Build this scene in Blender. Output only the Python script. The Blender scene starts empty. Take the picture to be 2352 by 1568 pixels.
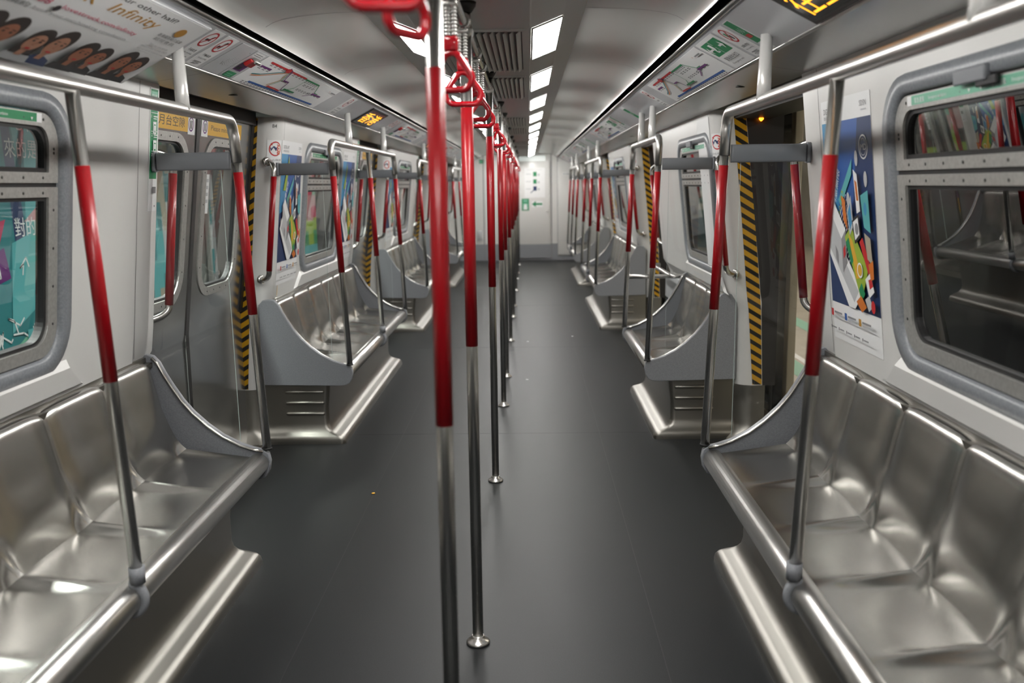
import bpy, math, random
from math import sin, cos, pi, radians, sqrt, exp
from mathutils import Matrix, Vector
random.seed(7)
SC = bpy.context.scene
COL = SC.collection

# ------------------------------------------------------------------ camera, world, exposure
def make_camera():
    f, pitch, yaw, roll = 2100.0, 0.16985987, -0.01933389, 0.01412788
    cy, sy, cp, sp = cos(yaw), sin(yaw), cos(pitch), sin(pitch)
    F = Vector((sy*cp, cy*cp, -sp)); R = Vector((cy, -sy, 0)); D = F.cross(R)
    r = R*cos(roll) + D*sin(roll); d = -R*sin(roll) + D*cos(roll)
    u = -d; b = -F
    m = Matrix(((r.x, u.x, b.x, .187), (r.y, u.y, b.y, 0), (r.z, u.z, b.z, 1.55), (0, 0, 0, 1)))
    cam = bpy.data.cameras.new('camera'); o = bpy.data.objects.new('camera', cam); COL.objects.link(o)
    o.matrix_world = m
    cam.sensor_fit = 'HORIZONTAL'; cam.sensor_width = 36; cam.lens = 36*f/2352
    cam.clip_start = .02; cam.clip_end = 200
    cam.dof.use_dof = True; cam.dof.focus_distance = 4.0; cam.dof.aperture_fstop = 2.4
    SC.camera = o
make_camera()
SC.view_settings.view_transform = 'Standard'; SC.view_settings.look = 'None'
SC.view_settings.gamma = 1; SC.view_settings.use_curve_mapping = False
SC.view_settings.exposure = 0.0
SC.cycles.use_denoising = True
SC.cycles.max_bounces = 10; SC.cycles.diffuse_bounces = 5; SC.cycles.glossy_bounces = 6
SC.cycles.transparent_max_bounces = 24; SC.cycles.transmission_bounces = 6
SC.cycles.sample_clamp_indirect = 6; SC.cycles.caustics_reflective = False
LIGHT = 38.0
world = bpy.data.worlds.new('world'); SC.world = world; world.use_nodes = True
world.node_tree.nodes['Background'].inputs[0].default_value = (.5, .5, .48, 1)
world.node_tree.nodes['Background'].inputs[1].default_value = .02

def area_light(name, loc, size, power, rot=(0, 0, 0), col=(1, .97, .9)):
    l = bpy.data.lights.new(name, 'AREA'); l.shape = 'RECTANGLE'; l.size, l.size_y = size; l.energy = power; l.color = col
    o = bpy.data.objects.new(name, l); COL.objects.link(o); o.location = loc; o.rotation_euler = rot
    return o
area_light('billboard_fill', (-1.95, 9, 2.75), (.25, 22), 1100, (0, radians(-35), 0), (1, 1, .95))  # added unseen fill light that brightens the billboards
area_light('platform_lamp', (4.4, 10, 2.95), (.5, 24), 330, (0, 0, 0), (1, .93, .8))

# ------------------------------------------------------------------ materials
def mat(name, base=(.5, .5, .5), rough=.5, metal=0., emit=None, es=0., coat=0., spec=.5):
    m = bpy.data.materials.new(name); m.use_nodes = True
    b = m.node_tree.nodes['Principled BSDF']
    b.inputs['Base Color'].default_value = (*base, 1); b.inputs['Roughness'].default_value = rough
    b.inputs['Metallic'].default_value = metal; b.inputs['Coat Weight'].default_value = coat
    b.inputs['Specular IOR Level'].default_value = spec
    if emit: b.inputs['Emission Color'].default_value = (*emit, 1); b.inputs['Emission Strength'].default_value = es
    return m
def nodes(m): return m.node_tree.nodes, m.node_tree.links, m.node_tree.nodes['Principled BSDF']
def noisy(m, scale, c0, c1, detail=3, r0=None, r1=None, bump=0, stretch=None, lo=.35, hi=.65):
    n, l, b = nodes(m)
    tc = n.new('ShaderNodeTexCoord'); nz = n.new('ShaderNodeTexNoise'); nz.inputs['Scale'].default_value = scale
    nz.inputs['Detail'].default_value = detail
    src = tc.outputs['Object']
    if stretch:
        mp = n.new('ShaderNodeMapping'); mp.inputs['Scale'].default_value = stretch; l.new(src, mp.inputs[0]); src = mp.outputs[0]
    l.new(src, nz.inputs['Vector'])
    rp = n.new('ShaderNodeValToRGB'); rp.color_ramp.elements[0].position = lo; rp.color_ramp.elements[1].position = hi
    rp.color_ramp.elements[0].color = (*c0, 1); rp.color_ramp.elements[1].color = (*c1, 1)
    l.new(nz.outputs[0], rp.inputs[0]); l.new(rp.outputs[0], b.inputs['Base Color'])
    if r0 is not None:
        mr = n.new('ShaderNodeMapRange'); mr.inputs['From Min'].default_value = lo; mr.inputs['From Max'].default_value = hi
        mr.inputs['To Min'].default_value = r0; mr.inputs['To Max'].default_value = r1
        l.new(nz.outputs[0], mr.inputs[0]); l.new(mr.outputs[0], b.inputs['Roughness'])
    if bump:
        bp = n.new('ShaderNodeBump'); bp.inputs['Strength'].default_value = bump; bp.inputs['Distance'].default_value = .002
        l.new(nz.outputs[0], bp.inputs['Height']); l.new(bp.outputs[0], b.inputs['Normal'])
    return m
def flat(name, c, rough=.45): return mat(name, c, rough)

M_WALL = noisy(mat('white_laminate', rough=.3), 900, (.71, .70, .68), (.75, .74, .72), 2)
M_CEIL = noisy(mat('grey_ceiling_laminate', metal=.25, rough=.22), 700, (.70, .70, .67), (.73, .73, .70), 2)
M_CEIL2 = noisy(mat('grey_centre_ceiling', rough=.4), 700, (.85, .865, .84), (.88, .895, .87), 2)
M_PANEL = noisy(mat('grey_sign_panel', metal=.2, rough=.3), 700, (.56, .57, .59), (.61, .62, .64), 2)
M_STEEL = noisy(mat('stainless_seat', metal=1., rough=.27), 1.6, (.50, .49, .465), (.52, .51, .485), 1, .235, .265)
M_STEEL2 = noisy(mat('stainless_tube', metal=1., rough=.24), 1.6, (.57, .56, .54), (.59, .58, .56), 1, .29, .32)
M_PLINTH = noisy(mat('stainless_plinth', metal=1., rough=.32), 2, (.27, .258, .235), (.30, .287, .262), 1, .34, .38)
M_DOOR = noisy(mat('stainless_door', metal=.9, rough=.2), 1.6, (.49, .49, .48), (.51, .51, .50), 1, .18, .21)
M_CHROME = mat('polished_tube', (.60, .59, .57), .27, 1.)
M_POST = mat('post_white_reflection', (.80, .79, .77), .22, .15)  # bright reflection on the posts put into the base colour as white
M_RED = mat('red_plastic_sleeve', (.33, .003, .008), .33, coat=.15)
M_REDG = mat('red_glossy_plastic', (.36, .005, .012), .14, coat=.4)
M_GREY = noisy(mat('grey_enamel', rough=.38), 220, (.235, .245, .265), (.30, .31, .33), 2, lo=.3, hi=.7)
M_GREYD = mat('grey_beam', (.215, .225, .245), .4)
M_RUBG = noisy(mat('grey_window_surround', rough=.33), 120, (.20, .215, .235), (.26, .275, .295), 2)
M_ALU = noisy(mat('window_aluminium', metal=.55, rough=.4), 90, (.44, .435, .415), (.52, .515, .49), 2)
M_BLK = mat('black_rubber', (.012, .012, .013), .45)
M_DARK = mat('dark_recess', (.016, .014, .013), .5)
M_FLOOR = noisy(mat('floor_rubber', rough=.42, spec=.33), 260, (.005, .0062, .007), (.024, .027, .029), 3, .42, .52, bump=.08, lo=.42, hi=.78)
M_LAMP = mat('lamp_diffuser', (.9, .9, .9), .4, emit=(1, .985, .95), es=LIGHT)
M_SCREW = mat('screw', (.07, .07, .065), .4, .6)
M_WHITE = flat('white_print', (.86, .86, .86)); M_INK = flat('black_print', (.015, .015, .017))
M_GREEN = flat('green_print', (.010, .235, .085)); M_LGREEN = flat('pale_green_print', (.18, .48, .33))
M_PRED = flat('red_print', (.55, .018, .022)); M_YEL = flat('yellow_print', (.72, .40, .03))
M_GOLD = flat('gold_print', (.50, .25, .03)); M_PINK = flat('pink_red_print', (.55, .03, .11))
M_NAVY = flat('navy_print', (.012, .035, .12)); M_BLUE = flat('blue_print', (.02, .10, .36)); M_SKY = flat('sky_blue_print', (.05, .27, .50))
M_PURP = flat('purple_print', (.13, .01, .16)); M_TEAL = flat('teal_print', (.015, .20, .22)); M_AQUA = flat('aqua_print', (.10, .42, .44))
M_ORNG = flat('orange_print', (.62, .17, .02)); M_LIME = flat('lime_print', (.32, .45, .04)); M_LGREY = flat('light_grey_print', (.52, .53, .54))
M_MGREY = flat('mid_grey_print', (.25, .25, .26)); M_SKIN = flat('skin_print', (.50, .24, .15)); M_SKIN2 = flat('tan_skin_print', (.40, .15, .08))
M_HAIR = flat('dark_hair_print', (.02, .012, .01)); M_BEIGE = flat('beige_panel', (.42, .37, .28)); M_PPINK = flat('pale_pink_print', (.60, .32, .34))
M_LED = mat('amber_led', (.2, .1, .01), .5, emit=(1, .42, .02), es=2.2)
M_LEDBG = mat('led_black_glass', (.006, .005, .004), .15)
M_AMBER = mat('amber_lamp', (.5, .2, .02), .4, emit=(1, .24, .01), es=9)
M_SIGNLIT = mat('lit_sign_green', (.05, .5, .3), .4, emit=(.12, .8, .45), es=.35)
M_SIGNW = mat('lit_sign_white', (.7, .7, .7), .4, emit=(.9, 1, .95), es=.45)
M_CONC = noisy(mat('platform_tile', rough=.35), 4, (.36, .32, .25), (.44, .40, .32), 3)
M_TRACK = noisy(mat('trackside_wall_tile', rough=.5), 3, (.12, .13, .12), (.2, .21, .2), 3)
M_PSD = mat('platform_screen_dark', (.010, .011, .012), .12, coat=.2)

def glass_mat(name, tint, f0=.06, rough=.0):
    m = bpy.data.materials.new(name); m.use_nodes = True
    n, l = m.node_tree.nodes, m.node_tree.links; n.clear()
    out = n.new('ShaderNodeOutputMaterial'); mx = n.new('ShaderNodeMixShader'); t = n.new('ShaderNodeBsdfTransparent')
    g = n.new('ShaderNodeBsdfGlossy'); fr = n.new('ShaderNodeFresnel'); fr.inputs[0].default_value = 1.5
    t.inputs[0].default_value = (*tint, 1); g.inputs['Roughness'].default_value = rough; g.inputs[0].default_value = (1, 1, 1, 1)
    ad = n.new('ShaderNodeMath'); ad.operation = 'MULTIPLY_ADD'; ad.inputs[1].default_value = 1.0; ad.inputs[2].default_value = f0
    l.new(fr.outputs[0], ad.inputs[0]); l.new(ad.outputs[0], mx.inputs[0])
    l.new(t.outputs[0], mx.inputs[1]); l.new(g.outputs[0], mx.inputs[2]); l.new(mx.outputs[0], out.inputs[0])
    return m
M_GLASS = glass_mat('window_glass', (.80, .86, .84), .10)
M_GLASSR = glass_mat('dimmed_window_glass', (.50, .54, .47), .17)  # tint darkened so the platform looks dimmer through the right panes
M_CLEAR = glass_mat('clear_screen_glass', (.975, .985, .98), .0)
M_GEDGE = mat('glass_edge', (.55, .68, .64), .15)
# black and yellow stripes, across local u + v
def stripe_mat():
    m = mat('hazard_stripe', rough=.35); n, l, b = nodes(m)
    tc = n.new('ShaderNodeTexCoord'); sp = n.new('ShaderNodeSeparateXYZ'); l.new(tc.outputs['Object'], sp.inputs[0])
    a = n.new('ShaderNodeMath'); a.operation = 'MULTIPLY_ADD'; a.inputs[1].default_value = .62; l.new(sp.outputs[0], a.inputs[0]); l.new(sp.outputs[1], a.inputs[2])
    s = n.new('ShaderNodeMath'); s.operation = 'MULTIPLY'; s.inputs[1].default_value = 1/.0585; l.new(a.outputs[0], s.inputs[0])
    f = n.new('ShaderNodeMath'); f.operation = 'FRACT'; l.new(s.outputs[0], f.inputs[0])
    g = n.new('ShaderNodeMath'); g.operation = 'GREATER_THAN'; g.inputs[1].default_value = .46; l.new(f.outputs[0], g.inputs[0])
    mx = n.new('ShaderNodeMix'); mx.data_type = 'RGBA'; mx.inputs['A'].default_value = (.012, .011, .010, 1); mx.inputs['B'].default_value = (.62, .33, .012, 1)
    l.new(g.outputs[0], mx.inputs['Factor']); l.new(mx.outputs['Result'], b.inputs['Base Color'])
    return m
M_STRIPE = stripe_mat()

# ------------------------------------------------------------------ mesh builder
TXT = {}
def text_polys(s, bold=False):
    if s in TXT: return TXT[s]
    c = bpy.data.curves.new('tmp', 'FONT'); c.body = s; c.size = 1; c.resolution_u = 2
    o = bpy.data.objects.new('tmp', c); COL.objects.link(o)
    dg = bpy.context.evaluated_depsgraph_get(); me = bpy.data.meshes.new_from_object(o.evaluated_get(dg))
    vs = [v.co.to_2d() for v in me.vertices]; fs = [tuple(p.vertices) for p in me.polygons]
    bpy.data.objects.remove(o); bpy.data.curves.remove(c); bpy.data.meshes.remove(me)
    if vs:
        x0 = min(v.x for v in vs); x1 = max(v.x for v in vs); y0 = min(v.y for v in vs); y1 = max(v.y for v in vs)
        vs = [((v.x-x0), (v.y-y0)) for v in vs]; wh = (max(x1-x0, 1e-4), max(y1-y0, 1e-4))
    else: wh = (1, 1)
    TXT[s] = (vs, fs, wh); return TXT[s]

class MB:
    def __init__(s): s.v = []; s.f = []; s.mi = []; s.sm = []; s.mats = []; s.lay = 0
    def m(s, mt):
        if mt not in s.mats: s.mats.append(mt)
        return s.mats.index(mt)
    def face(s, idx, mt, smooth=False):
        o = []
        for i in idx:
            if not o or (Vector(s.v[i])-Vector(s.v[o[-1]])).length > 1e-7: o.append(i)
        if len(o) > 1 and (Vector(s.v[o[0]])-Vector(s.v[o[-1]])).length < 1e-7: o.pop()
        if len(o) < 3: return
        s.f.append(o); s.mi.append(s.m(mt)); s.sm.append(smooth)
    def add(s, pts): b = len(s.v); s.v += [tuple(p) for p in pts]; return b
    def poly(s, pts, mt, smooth=False): b = s.add(pts); s.face(range(b, b+len(pts)), mt, smooth)
    def box(s, x0, x1, y0, y1, z0, z1, mt, bev=0):
        if bev: return s.bbox(x0, x1, y0, y1, z0, z1, mt, bev)
        b = s.add([(x, y, z) for z in (z0, z1) for y in (y0, y1) for x in (x0, x1)])
        for q in ((0, 2, 3, 1), (4, 5, 7, 6), (0, 1, 5, 4), (2, 6, 7, 3), (0, 4, 6, 2), (1, 3, 7, 5)): s.face([b+i for i in q], mt)
    def bbox(s, x0, x1, y0, y1, z0, z1, mt, r):
        n = 3; loops = []
        for z, ins in ((z0, r), (z0+r*.3, r*.3), (z0+r, 0), (z1-r, 0), (z1-r*.3, r*.3), (z1, r)):
            loops.append([(x, y, z) for x, y in rr(x0+ins, x1-ins, y0+ins, y1-ins, max(r-ins, r*.2), n)])
        s.loft(loops, mt, True, caps=True)
    def loft(s, loops, mt, smooth=True, closed=True, caps=False, capmt=None):
        bs = [s.add(l) for l in loops]; n = len(loops[0])
        for a, b in zip(bs, bs[1:]):
            for i in range(n if closed else n-1):
                j = (i+1) % n; s.face([a+i, a+j, b+j, b+i], mt, smooth)
        if caps:
            s.face([bs[0]+i for i in reversed(range(n))], capmt or mt); s.face([bs[-1]+i for i in range(n)], capmt or mt)
    def tube(s, path, r, mt, seg=16, caps=True, closed=False):
        P = [Vector(p) for p in path]; rs = r if isinstance(r, (list, tuple)) else [r]*len(P)
        T = []
        for i in range(len(P)):
            if closed: t = P[(i+1) % len(P)]-P[i-1]
            else: t = P[min(i+1, len(P)-1)]-P[max(i-1, 0)]
            T.append(t.normalized())
        a = Vector((0, 0, 1)) if abs(T[0].z) < .9 else Vector((1, 0, 0))
        N = (a-T[0]*a.dot(T[0])).normalized(); loops = []
        for i, p in enumerate(P):
            N = (N-T[i]*N.dot(T[i])).normalized(); B = T[i].cross(N)
            loops.append([p+(N*cos(2*pi*k/seg)+B*sin(2*pi*k/seg))*rs[i] for k in range(seg)])
        if closed: loops.append(loops[0])
        s.loft(loops, mt, True, True, caps and not closed)
    def cyl(s, a, b, r, mt, seg=16, r2=None): s.tube([a, b], [r, r if r2 is None else r2], mt, seg)
    def lathe(s, prof, c, mt, seg=20, ax='z'):
        loops = []
        for r, h in prof:
            l = []
            for k in range(seg):
                a = 2*pi*k/seg; x, y = r*cos(a), r*sin(a)
                l.append({'z': (c[0]+x, c[1]+y, c[2]+h), 'y': (c[0]+y, c[1]+h, c[2]+x), 'x': (c[0]+h, c[1]+x, c[2]+y)}[ax])
            loops.append(l)
        s.loft(loops, mt, True, True, True)
    def prism(s, pts, y0, y1, mt, smooth=False):        # outline in x,z extruded along y
        a = s.add([(x, y0, z) for x, z in pts]); b = s.add([(x, y1, z) for x, z in pts]); n = len(pts)
        s.face([a+i for i in range(n)], mt); s.face([b+i for i in reversed(range(n))], mt)
        for i in range(n): j = (i+1) % n; s.face([a+j, a+i, b+i, b+j], mt, smooth)
    def strip(s, prof, y0, y1, mt, smooth=False):       # open profile in x,z extruded along y
        a = s.add([(x, y0, z) for x, z in prof]); b = s.add([(x, y1, z) for x, z in prof])
        for i in range(len(prof)-1): s.face([a+i, a+i+1, b+i+1, b+i], mt, smooth)
    def ring(s, A, B, h, mt, h0=0., smooth=False):      # raised frame between two loops in u,v
        n = len(A)
        a0 = s.add([(x, y, h0) for x, y in A]); a1 = s.add([(x, y, h) for x, y in A]); b1 = s.add([(x, y, h) for x, y in B]); b0 = s.add([(x, y, h0) for x, y in B])
        for i in range(n):
            j = (i+1) % n
            s.face([a0+i, a0+j, a1+j, a1+i], mt, smooth); s.face([a1+i, a1+j, b1+j, b1+i], mt, False); s.face([b1+i, b1+j, b0+j, b0+i], mt, smooth)
    # ---- flat print layers in u,v (each call lies a hair above the last)
    def nl(s): s.lay += 1; return .0012+s.lay*.00025
    def pp(s, pts, mt, n=None): n = s.nl() if n is None else n; s.poly([(x, y, n) for x, y in pts], mt)
    def rect(s, u0, u1, v0, v1, mt, n=None): s.pp([(u0, v0), (u1, v0), (u1, v1), (u0, v1)], mt, n)
    def board(s, u0, u1, v0, v1, mt, h=.0012): s.box(u0, u1, v0, v1, 0, h, mt)
    def disc(s, u, v, ru, rv, mt, seg=24): s.pp([(u+ru*cos(2*pi*k/seg), v+rv*sin(2*pi*k/seg)) for k in range(seg)], mt)
    def ringp(s, u, v, r, w, mt, seg=28):
        n = s.nl()
        for k in range(seg):
            a, b = 2*pi*k/seg, 2*pi*(k+1)/seg
            s.poly([(u+q*cos(t), v+q*sin(t), n) for q, t in ((r, a), (r, b), (r-w, b), (r-w, a))], mt)
    def line(s, pts, w, mt, n=None):
        n = s.nl() if n is None else n
        for (x0, y0), (x1, y1) in zip(pts, pts[1:]):
            d = Vector((x1-x0, y1-y0)); L = d.length
            if L < 1e-6: continue
            d /= L; e = Vector((-d.y, d.x))*w/2; d *= w*.3
            s.poly([(x0-d.x+e.x, y0-d.y+e.y, n), (x0-d.x-e.x, y0-d.y-e.y, n), (x1+d.x-e.x, y1+d.y-e.y, n), (x1+d.x+e.x, y1+d.y+e.y, n)][::-1], mt)
    def text(s, t, u, v, h, mt, w=None, shear=0, rot=0, align='l'):
        vs, fs, (W, H) = text_polys(t); sy = h/H; sx = sy if w is None else w/W
        n = s.nl(); off = {'l': 0, 'c': -W*sx/2, 'r': -W*sx}[align]; c, si = cos(rot), sin(rot); pts = []
        for x, y in vs:
            X = x*sx+off+y*sy*shear; Y = y*sy; pts.append((u+X*c-Y*si, v+X*si+Y*c, n))
        b = s.add(pts)
        for f in fs: s.face([b+i for i in f], mt)
    def build(s, name, parent=None, M=None, mats=None):
        me = bpy.data.meshes.new(name); me.from_pydata(s.v, [], s.f)
        for mt in s.mats: me.materials.append(mt)
        me.polygons.foreach_set('material_index', s.mi); me.polygons.foreach_set('use_smooth', s.sm); me.update()
        o = bpy.data.objects.new(name, me); COL.objects.link(o)
        if parent is not None: o.parent = parent
        if M is not None: o.matrix_world = M if parent is None else o.matrix_world
        if M is not None and parent is not None: o.matrix_local = M
        return o
def rr(x0, x1, y0, y1, r, n=6):
    R = r if isinstance(r, (list, tuple)) else (r,)*4; out = []
    for k, (cx, cy, sx, sy) in enumerate(((x1, y1, -1, -1), (x0, y1, 1, -1), (x0, y0, 1, 1), (x1, y0, -1, 1))):
        q = max(R[k], 1e-9)
        for i in range(n+1):
            a = pi/2*(k+i/n); out.append((cx+sx*q+q*cos(a), cy+sy*q+q*sin(a)))
    return out
def arc(c, r, a0, a1, n, plane='xz'):
    out = []
    for i in range(n+1):
        a = radians(a0+(a1-a0)*i/n); p, q = c[0]+r*cos(a), c[1]+r*sin(a); out.append((p, q))
    return out

# ------------------------------------------------------------------ tagging
def tag(o, label=None, cat=None, group=None, kind=None):
    if label: o['label'] = label
    if cat: o['category'] = cat
    if group: o['group'] = group
    if kind: o['kind'] = kind
    return o
def thing(name, label, cat, loc=(0, 0, 0), rz=0, group=None, M=None):
    o = bpy.data.objects.new(name, None); COL.objects.link(o); o.empty_display_size = .1
    if M is not None: o.matrix_world = M
    else: o.location = loc; o.rotation_euler = (0, 0, rz)
    return tag(o, label, cat, group)
KIDS = {}
def kids(o): return [c for c in bpy.data.objects if c.parent is o]
def dup(o, label=None, loc=None, rz=None, M=None, parent=None):
    c = o.copy(); COL.objects.link(c)
    if parent is not None: c.parent = parent
    if label: c['label'] = label
    if M is not None: c.matrix_world = M
    if loc is not None: c.location = loc
    if rz is not None: c.rotation_euler = (0, 0, rz)
    for k in kids(o): dup(k, parent=c)
    return c
def struct(o, label=None): return tag(o, label, None, None, 'structure')
ORD = 'first second third fourth fifth sixth seventh eighth ninth tenth eleventh twelfth thirteenth fourteenth fifteenth sixteenth seventeenth eighteenth nineteenth twentieth twenty-first twenty-second twenty-third twenty-fourth'.split()
SN = {-1: 'left', 1: 'right'}

# ------------------------------------------------------------------ layout (metres; car axis x=0, camera at y=0, +y forward)
PITCH = 4.32; HALF = 1.27; YB = [2.35+PITCH*k for k in range(4)]; YG = [4.51+PITCH*k for k in range(4)]
Y0, Y1 = -1.6, 19.0
def Wx(z): return 1.364-.1065*(z-.85)
def wallM(s, y, z=.85, off=0.):                          # u along the car, v up the leaning wall, n into the car
    v = Vector((-s*.1059, 0, .9944)); u = Vector((0, -s, 0)); n = u.cross(v)
    o = Vector((s*Wx(z), y, z))+n*off
    return Matrix(((u.x, v.x, n.x, o.x), (u.y, v.y, n.y, o.y), (u.z, v.z, n.z, o.z), (0, 0, 0, 1)))
def signM(s, y, off=0.):                                 # v up the sloping overhead panel
    v = Vector((-s*.8835, 0, .4684)); u = Vector((0, -s, 0)); n = u.cross(v)
    o = Vector((s*.965, y, 2.01))+n*off
    return Matrix(((u.x, v.x, n.x, o.x), (u.y, v.y, n.y, o.y), (u.z, v.z, n.z, o.z), (0, 0, 0, 1)))
def doorM(s, y):
    v = Vector((-s*.1288, 0, .9917)); u = Vector((0, -s, 0)); n = u.cross(v); o = Vector((s*1.538, y, .828))
    return Matrix(((u.x, v.x, n.x, o.x), (u.y, v.y, n.y, o.y), (u.z, v.z, n.z, o.z), (0, 0, 0, 1)))
def planeM(o, u, v):
    u = Vector(u).normalized(); v = Vector(v); v = (v-u*v.dot(u)).normalized(); n = u.cross(v)
    return Matrix(((u.x, v.x, n.x, o[0]), (u.y, v.y, n.y, o[1]), (u.z, v.z, n.z, o[2]), (0, 0, 0, 1)))
def zv(z): return (z-.85)/.9944
# windows: (side, centre y)
WIN = [(-1, 2.35), (-1, 6.67), (-1, 10.99), (-1, 15.31), (1, 2.25), (1, 6.10), (1, 10.99), (1, 15.31)]

# ================================================================== the shell
def shell():
    b = MB(); b.box(-1.62, 1.62, Y0, Y1, -.06, 0, M_FLOOR)
    struct(b.build('floor'), 'dark grey speckled rubber floor of the carriage')
    b = MB()                                             # sheet joints in the floor covering
    for y in (2.55, 5.6, 8.7, 11.8, 14.9): b.box(-.93, .93, y, y+.003, .0002, .0008, M_BLK)
    for x in (-.62, .62): b.box(x, x+.003, Y0, Y1, .0002, .0008, M_BLK)
    struct(b.build('trim_1'), 'fine sheet joints in the dark floor')
    b = MB()
    b.strip([(-.2, 2.10), (.2, 2.10)], Y0, Y1, M_CEIL2)
    for s in (-1, 1):
        P = [(.2, 2.10), (.205, 2.103), (.205, 2.12)]
        b.strip([(s*x, z) for x, z in P], Y0, Y1, M_CEIL2)
        b.strip([(s*.205, 2.104), (s*.322, 2.149), (s*.385, 2.166), (s*.40, 2.170)], Y0, Y1, M_CEIL2)
        b.strip([(s*x, z) for x, z in [(.40, 2.170), (.52, 2.166), (.62, 2.158), (.69, 2.147), (.725, 2.136), (.75, 2.122), (.766, 2.104), (.770, 2.092)]], Y0, Y1, M_CEIL, True)
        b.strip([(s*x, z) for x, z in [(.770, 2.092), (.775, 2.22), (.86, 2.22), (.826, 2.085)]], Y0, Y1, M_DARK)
        for k in range(15):                              # sheet joints
            y = -.9+k*1.44
            pr = [(.40, 2.1695), (.52, 2.1655), (.62, 2.1575), (.69, 2.1465), (.725, 2.1355), (.75, 2.1215)]
            b.strip([(s*x, z-.0004) for x, z in pr], y, y+.004, M_BLK)
    b.box(-1.7, 1.7, Y0, Y1, 2.30, 2.34, M_CEIL2)
    struct(b.build('ceiling'), 'glossy grey carriage ceiling with dark side grooves')
    n = 2
    for s in (-1, 1):
        b = MB()                                         # sloping overhead sign panel with bright lips
        b.strip([(s*x, z) for x, z in [(.826, 2.083), (.826, 2.089), (1.02, 1.986), (1.02, 1.979)]], Y0, Y1, M_PANEL)
        b.strip([(s*.826, 2.0836), (s*1.02, 1.9807)], Y0, Y1, M_PANEL)
        b.tube([(s*.822, Y0, 2.090), (s*.822, Y1, 2.090)], .011, M_STEEL2, 10)
        b.tube([(s*1.021, Y0, 1.983), (s*1.021, Y1, 1.983)], .007, M_STEEL2, 8)
        struct(b.build('trim_%d' % n), 'sloping grey overhead panel along the %s side' % SN[s]); n += 1
        b = MB()                                         # soffit under it and outer skin
        b.strip([(s*1.026, 1.988), (s*1.255, 1.952), (s*1.27, 1.956), (s*1.275, 1.99)], Y0, Y1, M_CEIL)
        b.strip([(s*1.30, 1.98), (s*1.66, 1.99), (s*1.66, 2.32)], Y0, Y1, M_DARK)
        b.box(s*1.30-.06, s*1.30+.06, Y0, Y1, 1.975, 1.99, M_DARK)
        for yg in YG:
            for dy in (-.93, .93): b.strip([(s*1.03, 1.9865), (s*1.25, 1.952)], yg+dy, yg+dy+.004, M_BLK)
            b.lathe([(.001, .001), (.024, 0), (.024, -.001), (.001, -.0015)], (s*1.15, yg-.25, 1.9675), M_BLK, 16)
        struct(b.build('trim_%d' % n), 'pale grey soffit between sign panel and %s wall' % SN[s]); n += 1
    # walls
    for s in (-1, 1):
        b = MB(); I = wallM(s, 0).inverted()
        def T(l): return [tuple((wallM(s, 0) @ Vector((u, v, nn)))) for u, v, nn in l]
        cols = []
        for k, yb in enumerate(YB):
            y0, y1 = yb-HALF+.15, yb+HALF-.15
            wy = [w for ss, w in WIN if ss == s][k]
            A = rr(-s*y0 if s < 0 else -y1, -s*y1 if s < 0 else -y0, zv(.885), zv(1.956), 0, 8)
            cu = -s*wy
            B = rr(cu-.58, cu+.58, zv(1.0), zv(1.815), .13, 8)
            a = b.add(T([(u, v, 0) for u, v in A])); c = b.add(T([(u, v, 0) for u, v in B])); n2 = len(A)
            c2 = b.add(T([(u, v, -.06) for u, v in B]))
            for i in range(n2):
                j = (i+1) % n2; b.face([a+i, a+j, c+j, c+i], M_WALL); b.face([c+i, c+j, c2+j, c2+i], M_BLK)
            b.strip([(s*1.362, .885), (s*1.42, .80), (s*1.42, .0)], y0, y1, M_WALL)
            cols += [(y0, -1), (y1, 1)]
            # sill moulding under the window
            p = [(0, zv(.893), 0.0), (0, zv(.905), .012), (0, zv(.985), .016), (0, zv(1.0), 0.0)]
            L0 = T([(cu-.76, zv(.893), 0), (cu-.70, zv(.905), .0), (cu-.60, zv(.985), 0), (cu-.6, zv(1.0), 0)])
            L1 = T([(cu-.72, zv(.893), 0), (cu-.68, zv(.905), .014), (cu-.59, zv(.975), .018), (cu-.58, zv(1.0), 0)])
            L2 = T([(cu+.72, zv(.893), 0), (cu+.68, zv(.905), .014), (cu+.59, zv(.975), .018), (cu+.58, zv(1.0), 0)])
            L3 = T([(cu+.76, zv(.893), 0), (cu+.70, zv(.905), .0), (cu+.60, zv(.985), 0), (cu+.6, zv(1.0), 0)])
            b.loft([L0, L1, L2, L3], M_WALL, False, closed=False)
        cols += [(YB[0]-HALF-1.77-.15, 1)]
        for yw, dr in cols:                              # rounded door columns; dr = direction of the doorway
            zs = [.34, .79, .84, .9, 1.0, 1.34, 1.956]; ws = [1.425, 1.42, 1.40, 1.362, Wx(1.0), Wx(1.34), Wx(1.956)]
            def xb(z): return 1.5835 if z < .5 else 1.565 if z < .85 else 1.555 if z < .95 else 1.551-.1115*(z-.95)
            def cs(w, z, g=0., x1=None):
                R_, e0 = (.1, .05) if dr < 0 else (.03, .19)
                pr = [(0, 0), (0, e0*.98)] + [(R_-R_*cos(radians(q)), e0+R_*sin(radians(q))) for q in range(15, 91, 15)]
                pr = [(o, e+g) for o, e in pr] + [((x1 or xb(z))-w, e0+R_+g)]
                return [(s*(w+o), yw+dr*e, z) for o, e in pr]
            b.loft([cs(w, z) for w, z in zip(ws, zs)], M_WALL, True, closed=False)
            b.loft([cs(1.43, .34, 0, 1.6), cs(1.43, .10, 0, 1.6), cs(1.42, .06, .01, 1.6), cs(1.40, .03, .03, 1.6), cs(1.38, .0, .05, 1.6)], M_PLINTH, True, closed=False)
            ye = yw+dr*(.15 if dr < 0 else .22)
            b.loft([[(s*xb(z), ye, z), (s*1.66, ye, z)] for z in zs+[2.0]], M_DARK, False, closed=False)
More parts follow.
